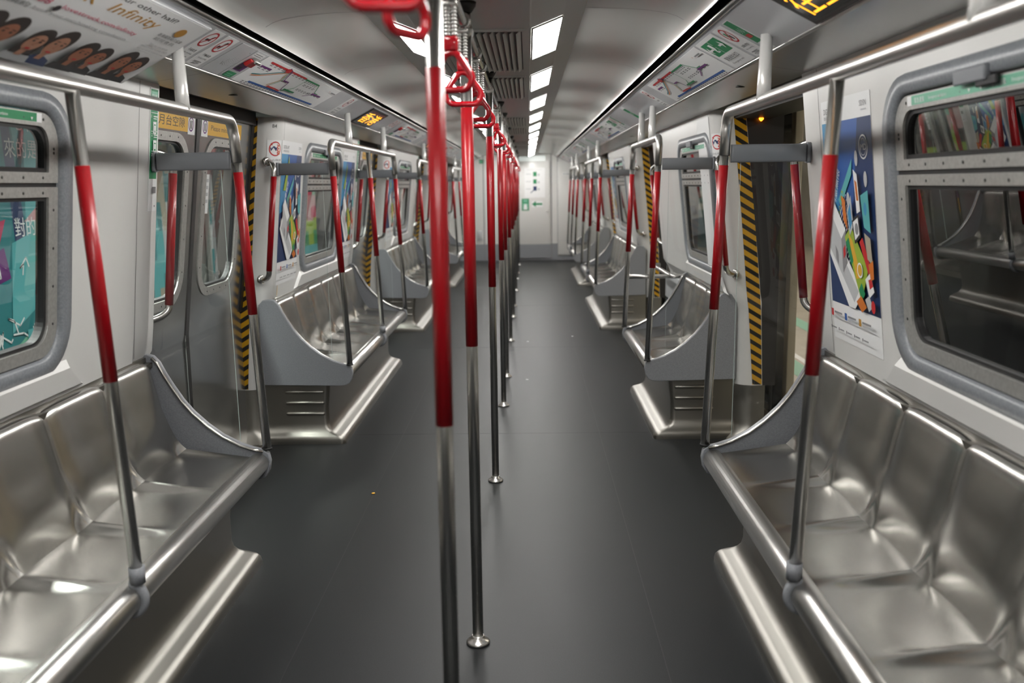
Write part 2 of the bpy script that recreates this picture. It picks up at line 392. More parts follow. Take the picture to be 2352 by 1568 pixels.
            b.poly([(s*(Wx(z)-.0006), yw+dr*(.01+e), z) for e, z in ((0, .9), (.003, .9), (.003, 1.95), (0, 1.95))], M_BLK)
        # closing pieces behind the camera and beyond the last doorway
        b.strip([(s*Wx(1.956), 1.956), (s*1.362, .9), (s*1.42, .8), (s*1.42, 0)], Y0, YB[0]-HALF-1.77-.15, M_WALL)
        yl = YB[-1]+HALF+1.77
        b.strip([(s*Wx(1.956), 1.956), (s*1.362, .9), (s*1.42, .8), (s*1.42, 0)], yl, Y1, M_WALL)
        b.poly([(s*1.42, yl, 0), (s*1.62, yl, 0), (s*1.62, yl, 1.99), (s*Wx(1.956), yl, 1.956), (s*1.362, yl, .9), (s*1.42, yl, .8)], M_WALL)
        struct(b.build('wall_' + SN[s]), 'white laminate %s side wall with window openings and rounded door columns' % SN[s])
    b = MB(); b.box(-1.62, 1.62, Y0-.05, Y0, 0, 2.32, M_WALL); struct(b.build('wall_near'), 'white partition behind the viewer')
shell()

# ------------------------------------------------------------------ far end wall
def far_end():
    b = MB(); b.box(-1.62, 1.62, Y1, Y1+.06, .34, 2.32, M_WALL); b.box(-1.62, 1.62, Y1-.004, Y1+.06, 0, .34, M_GREY)
    for x in (-.73, -.02, .66, .79): b.box(x, x+.018, Y1-.006, Y1, 0, 2.2, M_MGREY)
    struct(b.build('wall_far'), 'white end wall with grey foot band at the far end of the carriage')
    b = MB(); b.box(.02, .64, Y1-.035, Y1-.006, .05, 2.0, M_WALL, .008); b.box(.02, .64, Y1-.038, Y1-.034, .05, .33, M_GREY)
    d = struct(b.build('door_1'), 'white cab door with green signs in the far end wall')
    b = MB(); b.lathe([(.02, 0), (.02, -.03), (.012, -.035)], (.585, Y1-.035, 1.0), M_CHROME, 12, 'y'); b.build('door_handle', d)
    b = MB(); b.box(.80, 1.30, Y1-.03, Y1-.006, .10, 2.0, M_WALL, .008); b.box(.83, 1.27, Y1-.034, Y1-.03, .12, .13, M_LGREY)
    for q in ((.83, .835), (1.265, 1.27)): b.box(q[0], q[1], Y1-.034, Y1-.03, .12, .40, M_LGREY)
    b.box(.83, 1.27, Y1-.034, Y1-.03, .395, .40, M_LGREY)
    struct(b.build('door_2'), 'narrow white cupboard door right of the cab door')
    FM = lambda x, z: planeM((x, Y1-.036, z), (1, 0, 0), (0, 0, 1))
    b = MB(); b.board(0, .56, 0, .095, M_SIGNW, .012); b.lay = 40; b.rect(.01, .40, .012, .083, M_SIGNLIT); b.text('EXIT', .05, .025, .045, M_SIGNW); b.rect(.44, .55, .012, .083, M_LGREEN)
    tag(b.build('exit_sign', M=planeM((-.01, Y1-.008, 2.02), (1, 0, 0), (0, 0, 1))), 'lit green and white sign above the cab door', 'sign')
    b = MB(); b.board(0, .42, 0, .60, M_WHITE)
    for z, mt in ((.43, M_GREEN), (.28, M_GREEN), (.14, M_NAVY)):
        b.rect(.18, .25, z, z+.09, mt); b.rect(.27, .31, z+.01, z+.05, M_LGREY)
    b.line([(.13, .10), (.24, .2)], .015, M_NAVY); b.rect(.04, .36, .56, .565, M_LGREY)
    for z in (.47, .32, .17): b.rect(.03, .14, z, z+.012, M_LGREY)
    tag(b.build('notice', M=FM(.12, 1.28)), 'white instruction notice with green blocks on the cab door', 'notice')
    b = MB(); b.board(0, .15, 0, .24, M_GREEN); b.rect(.018, .132, .02, .15, M_LGREEN); b.pp([(.035, .02), (.115, .02), (.10, .13), (.05, .13)], M_WHITE); b.rect(.03, .12, .17, .225, M_LGREEN)
    tag(b.build('emergency_box', M=FM(.06, 1.02)), 'small green framed emergency box on the cab door', 'sign')
    b = MB(); b.board(0, .22, 0, .12, M_WHITE); b.pp([(.0, .06), (.08, .12), (.08, .08), (.21, .08), (.21, .04), (.08, .04), (.08, 0)], M_GREEN)
    tag(b.build('arrow_sign', M=FM(.27, 1.09)), 'green left-pointing arrow on the cab door', 'sign')
    b = MB(); b.board(0, .10, 0, .08, M_GREEN); b.rect(.01, .05, .02, .06, M_LGREEN)
    tag(b.build('exit_sticker', M=planeM((-.80, Y1-.004, 1.98), (1, 0, 0), (0, 0, 1))), 'small green sticker high on the end wall left of the poles', 'sign')
    b = MB(); b.board(0, .17, 0, .06, M_WHITE); b.text('A184', .01, .012, .036, M_INK, w=.15)
    tag(b.build('number_plate', M=planeM((.90, Y1-.031, 1.72), (1, 0, 0), (0, 0, 1))), 'small car number plate on the right end cupboard', 'sign')
    b = MB(); b.box(0, .10, -.03, 0, 0, .20, M_LGREY, .004)
    tag(b.build('service_box', M=Matrix.Translation((-.86, Y1-.001, .42))), 'small pale grey box low on the end wall', 'box')
far_end()

# ------------------------------------------------------------------ windows
def windows():
    LB = {-1: 'left', 1: 'right'}
    for i, (s, y) in enumerate(WIN):
        k = i % 4
        root = thing('window_%d' % (i+1), '%s side window, %s from the viewer' % (LB[s], ORD[k]), None, M=wallM(s, y)); root['kind'] = 'structure'
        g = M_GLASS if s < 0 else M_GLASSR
        A = rr(-.615, .615, zv(.97), zv(1.845), .17, 8); B = rr(-.535, .535, zv(1.03), zv(1.787), .11, 8)
        b = MB(); n = len(A)
        l0 = [(x, v, 0) for x, v in A]; l1 = [(x*.99, (v-.56)*.99+.56, .012) for x, v in A]; l2 = [(x*1.02, (v-.56)*1.02+.56, .016) for x, v in B]; l3 = [(x, v, .004) for x, v in B]; l4 = [(x, v, -.05) for x, v in B]
        b.loft([l0, l1, l2, l3, l4], M_RUBG, True); b.build('surround', root)
        for nm, (v0, v1, R), (w0, w1, q) in (('lower_frame', (zv(1.035), zv(1.562), (.004, .004, .10, .10)), (zv(1.075), zv(1.532), (.004, .004, .07, .07))),
                                             ('upper_frame', (zv(1.575), zv(1.782), (.10, .10, .004, .004)), (zv(1.606), zv(1.742), (.06, .06, .004, .004)))):
            b = MB(); A2 = rr(-.53, .53, v0, v1, R, 8); B2 = rr(-.475, .475, w0, w1, q, 8)
            b.ring(A2, B2, .004, M_ALU, -.03)
            C = rr(-.462, .462, w0+.012, w1-.012, q, 8); b.ring(B2, C, -.004, M_BLK, -.03)
            for t in range(9):
                u = -.44+t*.11
                for v in (((w1+v1)/2-.002,) if nm == 'lower_frame' else ((w0+v0)/2, (w1+v1)/2)): b.lathe([(.0045, 0), (.0045, .0012), (.002, .0016)], (u, v, .004), M_SCREW, 8)
            for u in (-.503, .503):
                for t in range(4 if nm == 'lower_frame' else 2):
                    v = w0+.06+t*(w1-w0-.10)/3; b.lathe([(.0045, 0), (.0045, .0012), (.002, .0016)], (u, v, .004), M_SCREW, 8)
            fr = b.build(nm, root)
            b = MB(); b.pp(rr(-.468, .468, w0+.006, w1-.006, q, 8), g, -.014); b.build('glass_pane', fr)
        b = MB(); b.box(-.53, .53, zv(1.560), zv(1.577), -.03, -.002, M_BLK); b.build('seal', root)
        if k < 3:                                        # green vent notice and latch on the upper frame
            b = MB(); b.board(-.43, .43, zv(1.752), zv(1.779), M_WHITE, .0048); b.lay = 16
            b.rect(-.40, .40, zv(1.753), zv(1.778), M_LGREEN if s > 0 else M_GREEN)
            b.text('緊急通風', -.38, zv(1.757), .015, M_WHITE); b.text('Emergency ventilation', -.29, zv(1.758), .011, M_WHITE); b.text('緊急通風', .05, zv(1.757), .015, M_WHITE); b.text('Emergency ventilation', .14, zv(1.758), .011, M_WHITE)
            for u in (-.06, .0, .37): b.pp([(u-.006, zv(1.765)), (u, zv(1.756)), (u+.006, zv(1.765))], M_WHITE)
            b.build('vent_notice', root)
            b = MB(); b.box(-.10, .06, zv(1.775), zv(1.812), .010, .028, M_GREYD, .005); b.box(.0, .10, zv(1.762), zv(1.785), .01, .022, M_BLK, .004)
            b.build('latch', root)
windows()

# ------------------------------------------------------------------ doors on the left (closed) and jamb tapes, header boxes on both sides
def doors():
    n = 3
    for s in (-1, 1):
        for k, yg in enumerate(YG):
            if s < 0:
                root = thing('door_%d' % n, 'closed pair of steel sliding doors, %s doorway on the left' % ORD[k], None, M=doorM(s, yg)); root['kind'] = 'structure'; n += 1
                I = doorM(s, yg).inverted()
                for e in (-1, 1):
                    b = MB(); u0, u1 = (.012, .96) if e > 0 else (-.96, -.012)
                    A = rr(u0, u1, 0, 1.14, 0, 8); c = .405*e
                    B = rr(c-.31, c+.31, .17, .985, .17, 8); a = b.add([(u, v, 0) for u, v in A]); q = b.add([(u, v, 0) for u, v in B]); m = len(A)
                    for i in range(m): j = (i+1) % m; b.face([a+i, a+j, q+j, q+i], M_DOOR)
                    lo = []
                    for z in (.828, .79, 0.0):
                        x = s*(1.538 if z > .8 else 1.5435 if z > .5 else 1.545)
                        lo.append([tuple(I @ Vector((x, (doorM(s, yg) @ Vector((u, 0, 0))).y, z))) for u in (u0, u1)])
                    b.loft(lo, M_DOOR, True, closed=False)
                    b.box(u0, u1, -.83, 1.12, -.05, -.045, M_DOOR)if False else None
                    us = (.845, .887) if e > 0 else (-.887, -.845)
                    b.box(us[0], us[1], 0, 1.14, 0, .010, M_BLK)
                    leaf = b.build('door_leaf', root)
                    b = MB(); B1 = rr(c-.255, c+.255, .215, .945, .12, 8)
                    b.ring(B, B1, .005, M_ALU, -.03); C = rr(c-.243, c+.243, .227, .933, .11, 8); b.ring(B1, C, -.006, M_BLK, -.03)
                    for t in range(4):
                        for u, v in ((c-.15+t*.1, .965), (c-.15+t*.1, .192), (c-.283, .33+t*.16), (c+.283, .33+t*.16)): b.lathe([(.004, 0), (.004, .0012), (.002, .0016)], (u, v, .005), M_SCREW, 8)
                    wf = b.build('window_frame', leaf)
                    b = MB(); b.pp(rr(c-.25, c+.25, .22, .94, .12, 8), M_GLASS, -.015); b.build('glass_pane', wf)
                    # notices above the window
                    b = MB(); b.board(c-.27, c+.27, .995, 1.075, M_YEL); ns = c+.31 if e < 0 else c-.31
                    b.text('小心月台空隙' if e < 0 else 'Please mind the gap', c, 1.012, .045 if e < 0 else .034, M_INK, align='c', w=.46 if e < 0 else .44)
                    b.rect(c-.36, c-.27, .985, 1.075, M_WHITE) if e > 0 else b.rect(c+.27, c+.36, .985, 1.075, M_WHITE)
                    b.ringp(ns, 1.033, .034, .007, M_PURP); b.rect(ns-.014, ns-.004, 1.012, 1.05, M_INK); b.rect(ns+.004, ns+.014, 1.012, 1.05, M_INK)
                    b.build('gap_notice', leaf)
                    if e > 0:
                        b = MB(); b.board(c-.235, c-.165, .60, .80, M_WHITE, .0016)
                        for t in range(5): b.rect(c-.225, c-.175, .62+t*.035, .637+t*.035, M_LGREY)
                        b.build('door_sticker', leaf, M=Matrix.Translation((0, 0, -.014)))
                b = MB(); b.box(-.022, .022, 0, 1.14, -.03, .004, M_BLK)
                p = [tuple(I @ Vector((s*x, yg+d, z))) for z, x in ((.83, 1.534), (0, 1.541)) for d in (-.022, .022)]
                b.poly([p[0], p[1], p[3], p[2]], M_BLK); b.build('rubber_seal', root)
            # header over the doorway, coloured near black to stand in for shade
            b = MB()
            for e in (-1, 1): pass
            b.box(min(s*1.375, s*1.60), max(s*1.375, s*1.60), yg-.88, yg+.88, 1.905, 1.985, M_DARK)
            struct(b.build('trim_%d' % (20+k+(4 if s > 0 else 0))), 'header over the %s doorway on the %s, coloured dark for shade' % (ORD[k], SN[s]))
            # threshold plate
            b = MB(); b.box(min(s*1.42, s*1.58), max(s*1.42, s*1.58), yg-.86, yg+.86, .0005, .006, M_PLINTH)
            for t in range(5): b.box(min(s*(1.44+t*.025), s*(1.45+t*.025)), max(s*(1.44+t*.025), s*(1.45+t*.025)), yg-.86, yg+.86, .006, .009, M_PLINTH)
            struct(b.build('trim_%d' % (30+k+(4 if s > 0 else 0))), 'ribbed steel threshold of the %s doorway on the %s' % (ORD[k], SN[s]))
            # striped tapes on the two jambs
            for e in (-1, 1):
                b = MB(); ye = yg+(.8887 if e > 0 else -.8187)
                ed = [(.345, 1.524, 1.580), (.80, 1.488, 1.562), (.9, 1.474, 1.553), (1.34, 1.432, 1.508), (1.948, 1.368, 1.437)]
                b.loft([[(xa-1.45, z-1.1, 0), (xc-1.45, z-1.1, 0)] for z, xa, xc in ed], M_STRIPE, False, closed=False)
                o = b.build('hazard_tape', M=Matrix(((s*1., 0, 0, s*1.45), (0, 0, 1., ye), (0, 1, 0, 1.1), (0, 0, 0, 1))))
                # mirror so that stripes rise towards the car on both sides
                tag(o, 'black and yellow striped tape on the %s edge of the %s doorway, %s side' % ('near' if e < 0 else 'far', ORD[k], SN[s]), 'hazard tape', 'striped tapes on the door jambs')
doors()

# ------------------------------------------------------------------ benches
def bench_proto(ns, name, label, loc, rz, group):
    half = ns*.405/2+.055; root = thing(name, label, 'bench', loc, rz, group); X = -1.1
    yy0 = -ns*.405/2
    def bump(t): e = abs(2*t-1); return exp(-((1-e)/.12)**2)
    def e4(t): return abs(2*t-1)**4
    NS, pan, back = 24, MB(), MB(); PL, BL = [], []
    for i in range(ns*NS+1):
        t = (i/NS) % 1.0; y = yy0+i*.405/NS
        g = bump(t); q = e4(t); w = 1-abs(2*t-1)**2
        l = []
        xj = 1.238-.026*g+.014*w
        for k in range(13):                              # pan, front to back
            d = k/12; x = .952+(xj-.952)*d
            z = .474+.012*d + .025*g*d**1.05 - .013*w*sin(pi*min(1, d*1.05))*d**.5
            l.append((x+X, y, z))
        zl = l[-1][2]; xb, zb = xj, zl
        pan_l = l; bl = []
        for k in range(23):                              # fillet, back and rolled top
            h = k/22; hz = .375*h
            roll = max(0, (h-.86)/.14)
            fil = exp(-h*9.0)
            x = 1.262+.072*h - .012*sin(pi*h)*(1-.5*q) + .013*q*min(1, h*2.2)*(h > .1)*(min(1, (h-.1)/.3) if h > .1 else 0) - .016*w*sin(pi*min(1, max(0, (h-.05))/.5))*(1-h)
            x = x*(1-fil)+(xj)*fil
            z = zb+(.868-.013*q-zb)*min(1, h/.9)
            if roll > 0:
                a = roll*pi/2; x += .034*(1-cos(a)); z += .010*sin(a)
            bl.append((x+X, y, z))
        PL.append(pan_l); BL.append(bl)
    pan.loft(PL, M_STEEL, True, closed=False); pan.build('seat', root)
    back.loft(BL, M_STEEL, True, closed=False)
    back.build('backrest', root)
    h2 = ns*.405/2+.03
    b = MB(); b.tube([(.930+X, -h2, .438), (.930+X, h2, .438)], .0425, M_STEEL2, 28); b.build('front_rail', root)
    b = MB()                                             # ledge between back and wall, tray under the pan
    b.box(1.36+X, 1.372+X, -h2, h2, .862, .884, M_PLINTH); b.box(1.335+X, 1.375+X, -h2, h2, .845, .864, M_PLINTH); b.build('back_ledge', root)
    b = MB(); b.strip([(.945+X, .398), (1.04+X, .372), (1.42+X, .372)], -h2, h2, M_PLINTH); b.build('under_tray', root)
    # grey end panels
    out = [(1.43, .372), (1.43, .86), (1.405, .888), (1.36, .895), (1.335, .888), (1.312, .862), (1.29, .815), (1.262, .765), (1.225, .705), (1.185, .655), (1.13, .602), (1.07, .556), (1.0, .519), (.95, .502), (.908, .492), (.888, .478), (.882, .445), (.888, .405), (.905, .378), (.93, .366), (.965, .363)]
    for e in (-1, 1):
        b = MB(); ya, yb = e*(half-.022), e*(half+.008); m = len(out)
        cx = sum(p[0] for p in out)/m
        def ins(k):
            r = []
            for i in range(m):
                a, c, d = Vector(out[i-1]), Vector(out[i]), Vector(out[(i+1) % m]); tn = (d-a).normalized(); nr = Vector((tn.y, -tn.x)); r.append(c-nr*k)
            return r
        sg = 1
        A = ins(0); B = ins(-.004); 
        pts = [ins(.004), ins(.0012), ins(0), ins(0), ins(.0012), ins(.004)]; yz = [ya, ya+(yb-ya)*.05, ya+(yb-ya)*.15, ya+(yb-ya)*.85, ya+(yb-ya)*.95, yb]
        b.loft([[(p[0]+X, y, p[1]) for p in P] for P, y in zip(pts, yz)], M_GREY, True, caps=True)
        b.build('end_panel', root)
        b = MB(); b.tube([(p[0]+X-.002, e*(half-.026), p[1]+.0) for p in ins(.006)[4:15]], .006, M_STEEL, 8); b.build('edge_trim', root)
    # plinth with flared foot and louvre bars
    b = MB(); hb = half-.035; L = []
    for xf, e, z in ((1.035, 0, .372), (1.05, 0, .22), (1.05, .0, .12), (1.043, .006, .09), (1.027, .016, .07), (1.003, .026, .058), (.978, .034, .05), (.958, .039, .042), (.946, .042, .03), (.942, .043, .014), (.942, .043, .0)):
        r = .03+e; L.append([(p[0]+X, p[1], z) for p in rr(xf, 1.44, -hb-e, hb+e, (.002, .03, .03, .002), 5)])
    b.loft(L, M_PLINTH, True); pl = b.build('plinth', root)
    for e in (-1, 1):
        for z in (.318, .250, .182):
            b = MB(); y = e*(hb+.0); pr = [(1.075, y, z), (1.30, y, z)]
            b.tube([(1.070+X, y, z), (1.073+X, y, z), (1.08+X, y, z), (1.30+X, y, z), (1.307+X, y, z), (1.31+X, y, z)], [.002, .008, .0115, .0115, .008, .002], M_PLINTH, 12)
            b.build('louvre_bar', pl)
    return root
WHERE = ['nearest', 'second', 'third', 'farthest']
BEN = {}
full = bench_proto(6, 'bench', 'nearest left stainless steel bench, under the bluish green platform advert', (-1.1, YB[0], 0), pi, 'stainless steel benches')
short = bench_proto(3, 'short_bench', 'short stainless steel bench with three seats beside the open right doorway', (1.1, 6.105, 0), 0, 'stainless steel benches')
for s in (-1, 1):
    for k in range(4):
        if (s, k) in ((-1, 0), (1, 1)): continue
        dup(full, '%s %s stainless steel six-seat bench%s' % (WHERE[k], SN[s], {0: ' in the right foreground', 1: ' past the closed doors', 2: ' beyond the second doorway', 3: ' close to the end wall'}[k]), (s*1.1, YB[k], 0), pi if s < 0 else 0)

# ------------------------------------------------------------------ bench grab frames
def frame_proto(half, posts, mid, name, label, loc, rz, group):
    root = thing(name, label, 'grab rail', loc, rz, group); X = -1.1
    def px(z): return .898+.0435*(z-.49)
    zt = 1.81; r = .06; b = MB()
    path = [(px(zt-.16)+X, -half, zt-.16), (px(zt-.06)+X, -half, zt-r)]
    for i in range(1, 9):
        a = i/8*pi/2; path.append((.955+X, -half+r*(1-cos(a)), zt-r+r*sin(a)))
    q = [(x, -y, z) for x, y, z in reversed(path)]
    b.tube(path+q, .0205, M_STEEL2, 18); b.build('top_rail', root)
    for y in ([-half, 0, half] if mid else [-half, half]):
        b = MB(); zt2 = 1.655 if y else 1.80
        zb = .492; b.tube([(px(zb)+X, y, zb), (px(zt2)+X, y, zt2)], .0178, M_CHROME, 18); p = b.build('pole', root)
        b = MB(); b.tube([(px(1.051)+X, y, 1.051), (px(1.612)+X, y, 1.612)], .0188, M_RED, 20); b.build('red_sleeve', p)
        b = MB(); b.lathe([(.021, 0), (.021, .008)], (px(.492)+X, y, .490), M_BLK, 18); b.build('rubber_ring', p)
        if y == 0:
            b = MB(); b.tube([(px(.49)+X, y, .532), (px(.49)+X, y, .485)], .0215, M_GREY, 18)
            b.tube([(.905+X, y, .487)]+[(.930+.0475*cos(radians(a))+X, y, .438+.0475*sin(radians(a))) for a in range(120, 276, 15)], [.018]*2+[.014]*10, M_GREY, 10)
            b.build('clamp', root)
    for y in posts:
        b = MB(); b.tube([(.955+X, y, zt), (.957+X, y, 1.86), (.960+X, y, 2.014)], [.0225, .022, .019], M_POST, 16); b.lathe([(.021, 0), (.021, .006)], (.955+X, y, zt+.017), M_STEEL2, 14); b.build('ceiling_post', root)
    return root
frame_proto(1.27, (-.757,), True, 'grab_rail_frame', 'nearest left steel grab rail with red-sleeved poles, standing on the front bench', (-1.1, YB[0], 0), pi, 'grab rails along the benches')
fs = frame_proto(.665, (-.315, .225), False, 'short_grab_rail_frame', 'short steel grab rail with two red-sleeved poles above the three-seat bench', (1.1, 6.105, 0), 0, 'grab rails along the benches')
fl = lambda k, s: '%s %s steel grab rail with three red-sleeved poles along the %s bench' % (WHERE[k], SN[s], {0: 'foreground', 1: 'second', 2: 'third', 3: 'last'}[k])
fr = frame_proto(1.27, (-.725, .725), True, 'grab_rail_frame', fl(0, 1), (1.1, YB[0], 0), 0, 'grab rails along the benches')
ff = frame_proto(1.27, (-.757, .69), True, 'grab_rail_frame', fl(1, -1), (-1.1, YB[1], 0), pi, 'grab rails along the benches')
for s in (-1, 1):
    for k in range(1, 4):
        if k != 1: dup(ff if s < 0 else fr, fl(k, s), (s*1.1, YB[k], 0), pi if s < 0 else 0)

# ------------------------------------------------------------------ draught screens (beam + glass) at each bench end
def screen_proto(label, loc, rz):
    root = thing('draught_screen', label, 'glass screen', loc, rz, 'glass screens at the bench ends'); X = -1.1
    b = MB(); pts = rr(.972, 1.262, -.014, .014, .008, 4)
    b.loft([[(x+X, y*(.6 if z in (1.622, 1.690) else 1), z) for x, y in pts] for z in (1.622, 1.628, 1.684, 1.690)], M_GREYD, True, caps=True)
    b.build('beam', root)
    b = MB(); b.loft([[(x+X, y*k, z) for y, z in rr(-.019, .019, 1.617, 1.695, .010, 4)] for x, k in ((1.262, 1), (1.2745, 1.2))], M_GREYD, True, caps=True); b.build('end_cap', root)
    out = [(1.005, .535), (1.07, .570), (1.13, .618), (1.185, .672), (1.225, .722), (1.262, .782), (1.29, .832), (1.312, .88), (1.345, .93), (1.279, 1.62), (1.012, 1.62)]
    b = MB(); a = b.add([(x+X, -.004, z) for x, z in out]); c = b.add([(x+X, .004, z) for x, z in out]); m = len(out)
    b.face([a+i for i in range(m)], M_CLEAR)
    b.poly([(1.004+X, -.0042, .53), (1.004+X, .0042, .53), (1.011+X, .0042, 1.62), (1.011+X, -.0042, 1.62)], M_GEDGE)
    b.build('glass_pane', root)
    return root
sp = screen_proto('glass screen with grey top beam at the far end of the front left bench', (-1.1, YB[0]+HALF-.005, 0), pi)
for s in (-1, 1):
    for k in range(4):
        ya, yb = (YB[k]-HALF+.005, YB[k]+HALF-.005) if (s, k) != (1, 1) else (5.44, None)
        for y, nm in ((ya, 'near'), (yb, 'far')):
            if y is None or (s, k, nm) == (-1, 0, 'far') or (k == 0 and nm == 'near'): continue
            dup(sp, 'glass screen with grey top beam at the %s end of the %s %s bench' % (nm, WHERE[k] if k != 0 else 'front', SN[s]), (s*1.1, y, 0), pi if s < 0 else 0)

# ------------------------------------------------------------------ red grab handles at door edges
def handle_proto(label, loc, rz, sy=1):
    root = thing('door_grab_handle', label, 'grab handle', loc, rz, 'red grab handles beside the doors'); X = -1.36
    def bx(z): return Wx(z)-.016
    z0, z1 = 1.015, 1.70; r = .055; yb = -.10
    mz = [z0, z1]; mts = [(Wx(z)+.047, -.012, z) for z in mz]
    path = [mts[0]]
    for i in range(1, 8):
        a = i/7*pi/2; m = Vector(mts[0]); e = Vector((bx(z0+r), yb, z0+r))
        path.append((m.x+(e.x-m.x)*sin(a), m.y+(e.y-m.y)*sin(a), m.z+(e.z-m.z)*(1-cos(a))))
    up = [(bx(1.1), yb, 1.1), (bx(1.6), yb, 1.6)]
    p2 = [mts[1]]
    for i in range(1, 8):
        a = i/7*pi/2; m = Vector(mts[1]); e = Vector((bx(z1-r), yb, z1-r))
        p2.append((m.x+(e.x-m.x)*sin(a), m.y+(e.y-m.y)*sin(a), m.z+(e.z-m.z)*(1-cos(a))))
    b = MB(); b.tube([(x+X, y*sy, z) for x, y, z in path+up+p2[::-1]], .0155, M_CHROME, 14); b.build('bar', root)
    b = MB(); b.tube([(bx(1.073)+X, yb*sy, 1.073), (bx(1.615)+X, yb*sy, 1.615)], .0172, M_RED, 16); b.build('red_sleeve', root)
    for m in mts:
        b = MB(); d = Vector((.035, .02*sy, 0)).normalized(); c = Vector((m[0]+X, m[1]*sy, m[2]))
        b.tube([c+d*.014, c+d*.002, c-d*.002], [.028, .027, .017], M_CHROME, 16); b.build('flange', root)
    return root
# far-jamb handle sits just inside the doorway (towards -y); near-jamb one mirrored
hp = {}
for s in (-1, 1):
    for k, yg in enumerate(YG):
        for e in (-1, 1):
            lab = 'red door grab handle on the %s jamb of the %s %s doorway' % ('near' if e < 0 else 'far', ORD[k], SN[s])
            sy = 1 if (e > 0) == (s > 0) else -1
            loc, rz = (s*1.36, yg+(.885 if e > 0 else -.825), 0), (0 if s > 0 else pi)
            if sy not in hp: hp[sy] = handle_proto(lab, loc, rz, sy)
            else: dup(hp[sy], lab, loc, rz)

# ------------------------------------------------------------------ centre poles
PY = [1.93, 2.92, 4.66]; POLES = []
for k in range(4):
    for y in PY: POLES.append(y+k*4.4)
POLES = [y for y in POLES if y < 18.2]
def pole_proto(label, y):
    root = thing('centre_pole', label, 'pole', (0, y, 0), 0, 'red and steel poles down the middle')
    b = MB(); b.cyl((0, 0, .0), (0, 0, 2.10), .0185, M_CHROME, 22); b.build('tube', root)
    b = MB(); b.cyl((0, 0, 1.036), (0, 0, 1.787), .0195, M_RED, 24); b.build('red_sleeve', root)
    b = MB(); b.lathe([(.040, 0), (.041, .006), (.036, .012), (.026, .015), (.022, .026), (.0195, .030)], (0, 0, .0005), M_CHROME, 24); b.build('floor_flange', root)
    b = MB(); b.lathe([(.021, -.03), (.034, -.012), (.036, 0)], (0, 0, 2.0995), M_DARK, 20); b.build('ceiling_flange', root)
    return root
pp0 = pole_proto('nearest red and steel pole in the middle of the aisle', POLES[0])
for i, y in enumerate(POLES[1:], 1):
    dup(pp0, '%s red and steel pole down the aisle counted from the viewer' % ORD[i], (0, y, 0))

# ------------------------------------------------------------------ overhead rail and strap handles
b = MB(); root = thing('overhead_rail', 'steel rail under the ceiling that carries the red strap handles', 'rail', (0, 0, 2.02))
b.tube([(0, .4, 0), (0, 18.0, 0)], .0145, M_CHROME, 14); b.build('tube', root)
for y in POLES:
    b = MB(); b.tube([(0, y-.05, -.002), (0, y+.05, -.002)], .024, M_CHROME, 14); b.build('joint', root)
HY = [1.27, 1.50, 2.37, 2.78, 3.44, 3.82]
HR = [8, 62, -12, 5, -20, 14]
def strap_proto(label, y, rz):
    root = thing('strap_handle', label, 'strap handle', (0, y, 2.02), radians(rz), 'red strap handles hanging from the overhead rail')
    b = MB()                                             # saddle round the rail
    b.tube([(0, .0, 0)]*0+[(.021*cos(radians(a)), 0, .021*sin(radians(a))) for a in range(-60, 241, 20)], .0065, M_CHROME, 8); b.build('saddle', root, M=Matrix.Rotation(-radians(rz), 4, 'Z') @ Matrix.Rotation(0, 4, 'Z'))
    b = MB()
    for e in (-1, 1):
        pr = [(.002, -.106)]
        for i in range(9): z = -.104+i*.0088; pr += [(.0035, z), (.0066, z+.0022), (.0074, z+.0044), (.0066, z+.0066)]
        b.lathe(pr+[(.002, -.024)], (e*.0085, 0, 0), M_STEEL2, 12)
    b.box(-.017, .017, -.008, .008, -.032, -.020, M_CHROME, .002); b.build('spring', root)
    b = MB(); b.box(-.017, .017, -.011, .011, -.140, -.104, M_REDG, .005); b.build('yoke', root)
    b = MB(); P = []
    C = [(0, -.142, .018), (.062, -.226, .020), (-.062, -.226, .020)]
    pts = [(-.014, -.137), (.014, -.137)]
    tri = [Vector((0, -.128)), Vector((-.078, -.234)), Vector((.078, -.234))]
    loop = []
    for i in range(3):
        a, p, c = tri[i-1], tri[i], tri[(i+1) % 3]; r = .026 if i else .022
        d1, d2 = (a-p).normalized(), (c-p).normalized(); k = r/math.tan(d1.angle(d2)/2)
        s0, s1 = p+d1*k, p+d2*k; ctr = p+(d1+d2).normalized()*(r/sin(d1.angle(d2)/2))
        for j in range(7):
            t = j/6; v = (s0-ctr).lerp(s1-ctr, t).normalized()*r; q = ctr+v; loop.append((q.x, 0, q.y))
    b.tube(loop, .0088, M_REDG, 12, closed=True); b.build('grip', root)
    return root
hs = []
for k in range(4):
    for y, rz in zip(HY, HR):
        yy = y+4.4*k
        if yy > 17.9: continue
        hs.append((yy, rz+random.uniform(-10, 10)*(k > 0)))
st0 = strap_proto('nearest red strap handle, cut by the top of the photo', *hs[0])
for i, (y, rz) in enumerate(hs[1:], 1):
    dup(st0, '%s red triangular strap handle from the viewer along the rail' % ORD[i], (0, y, 2.02), radians(rz))
for r in [o for o in bpy.data.objects if o.name.startswith('strap_handle')]:
    for c in kids(r):
        if c.name.startswith('saddle'): c.matrix_local = Matrix.Rotation(-r.rotation_euler.z, 4, 'Z')

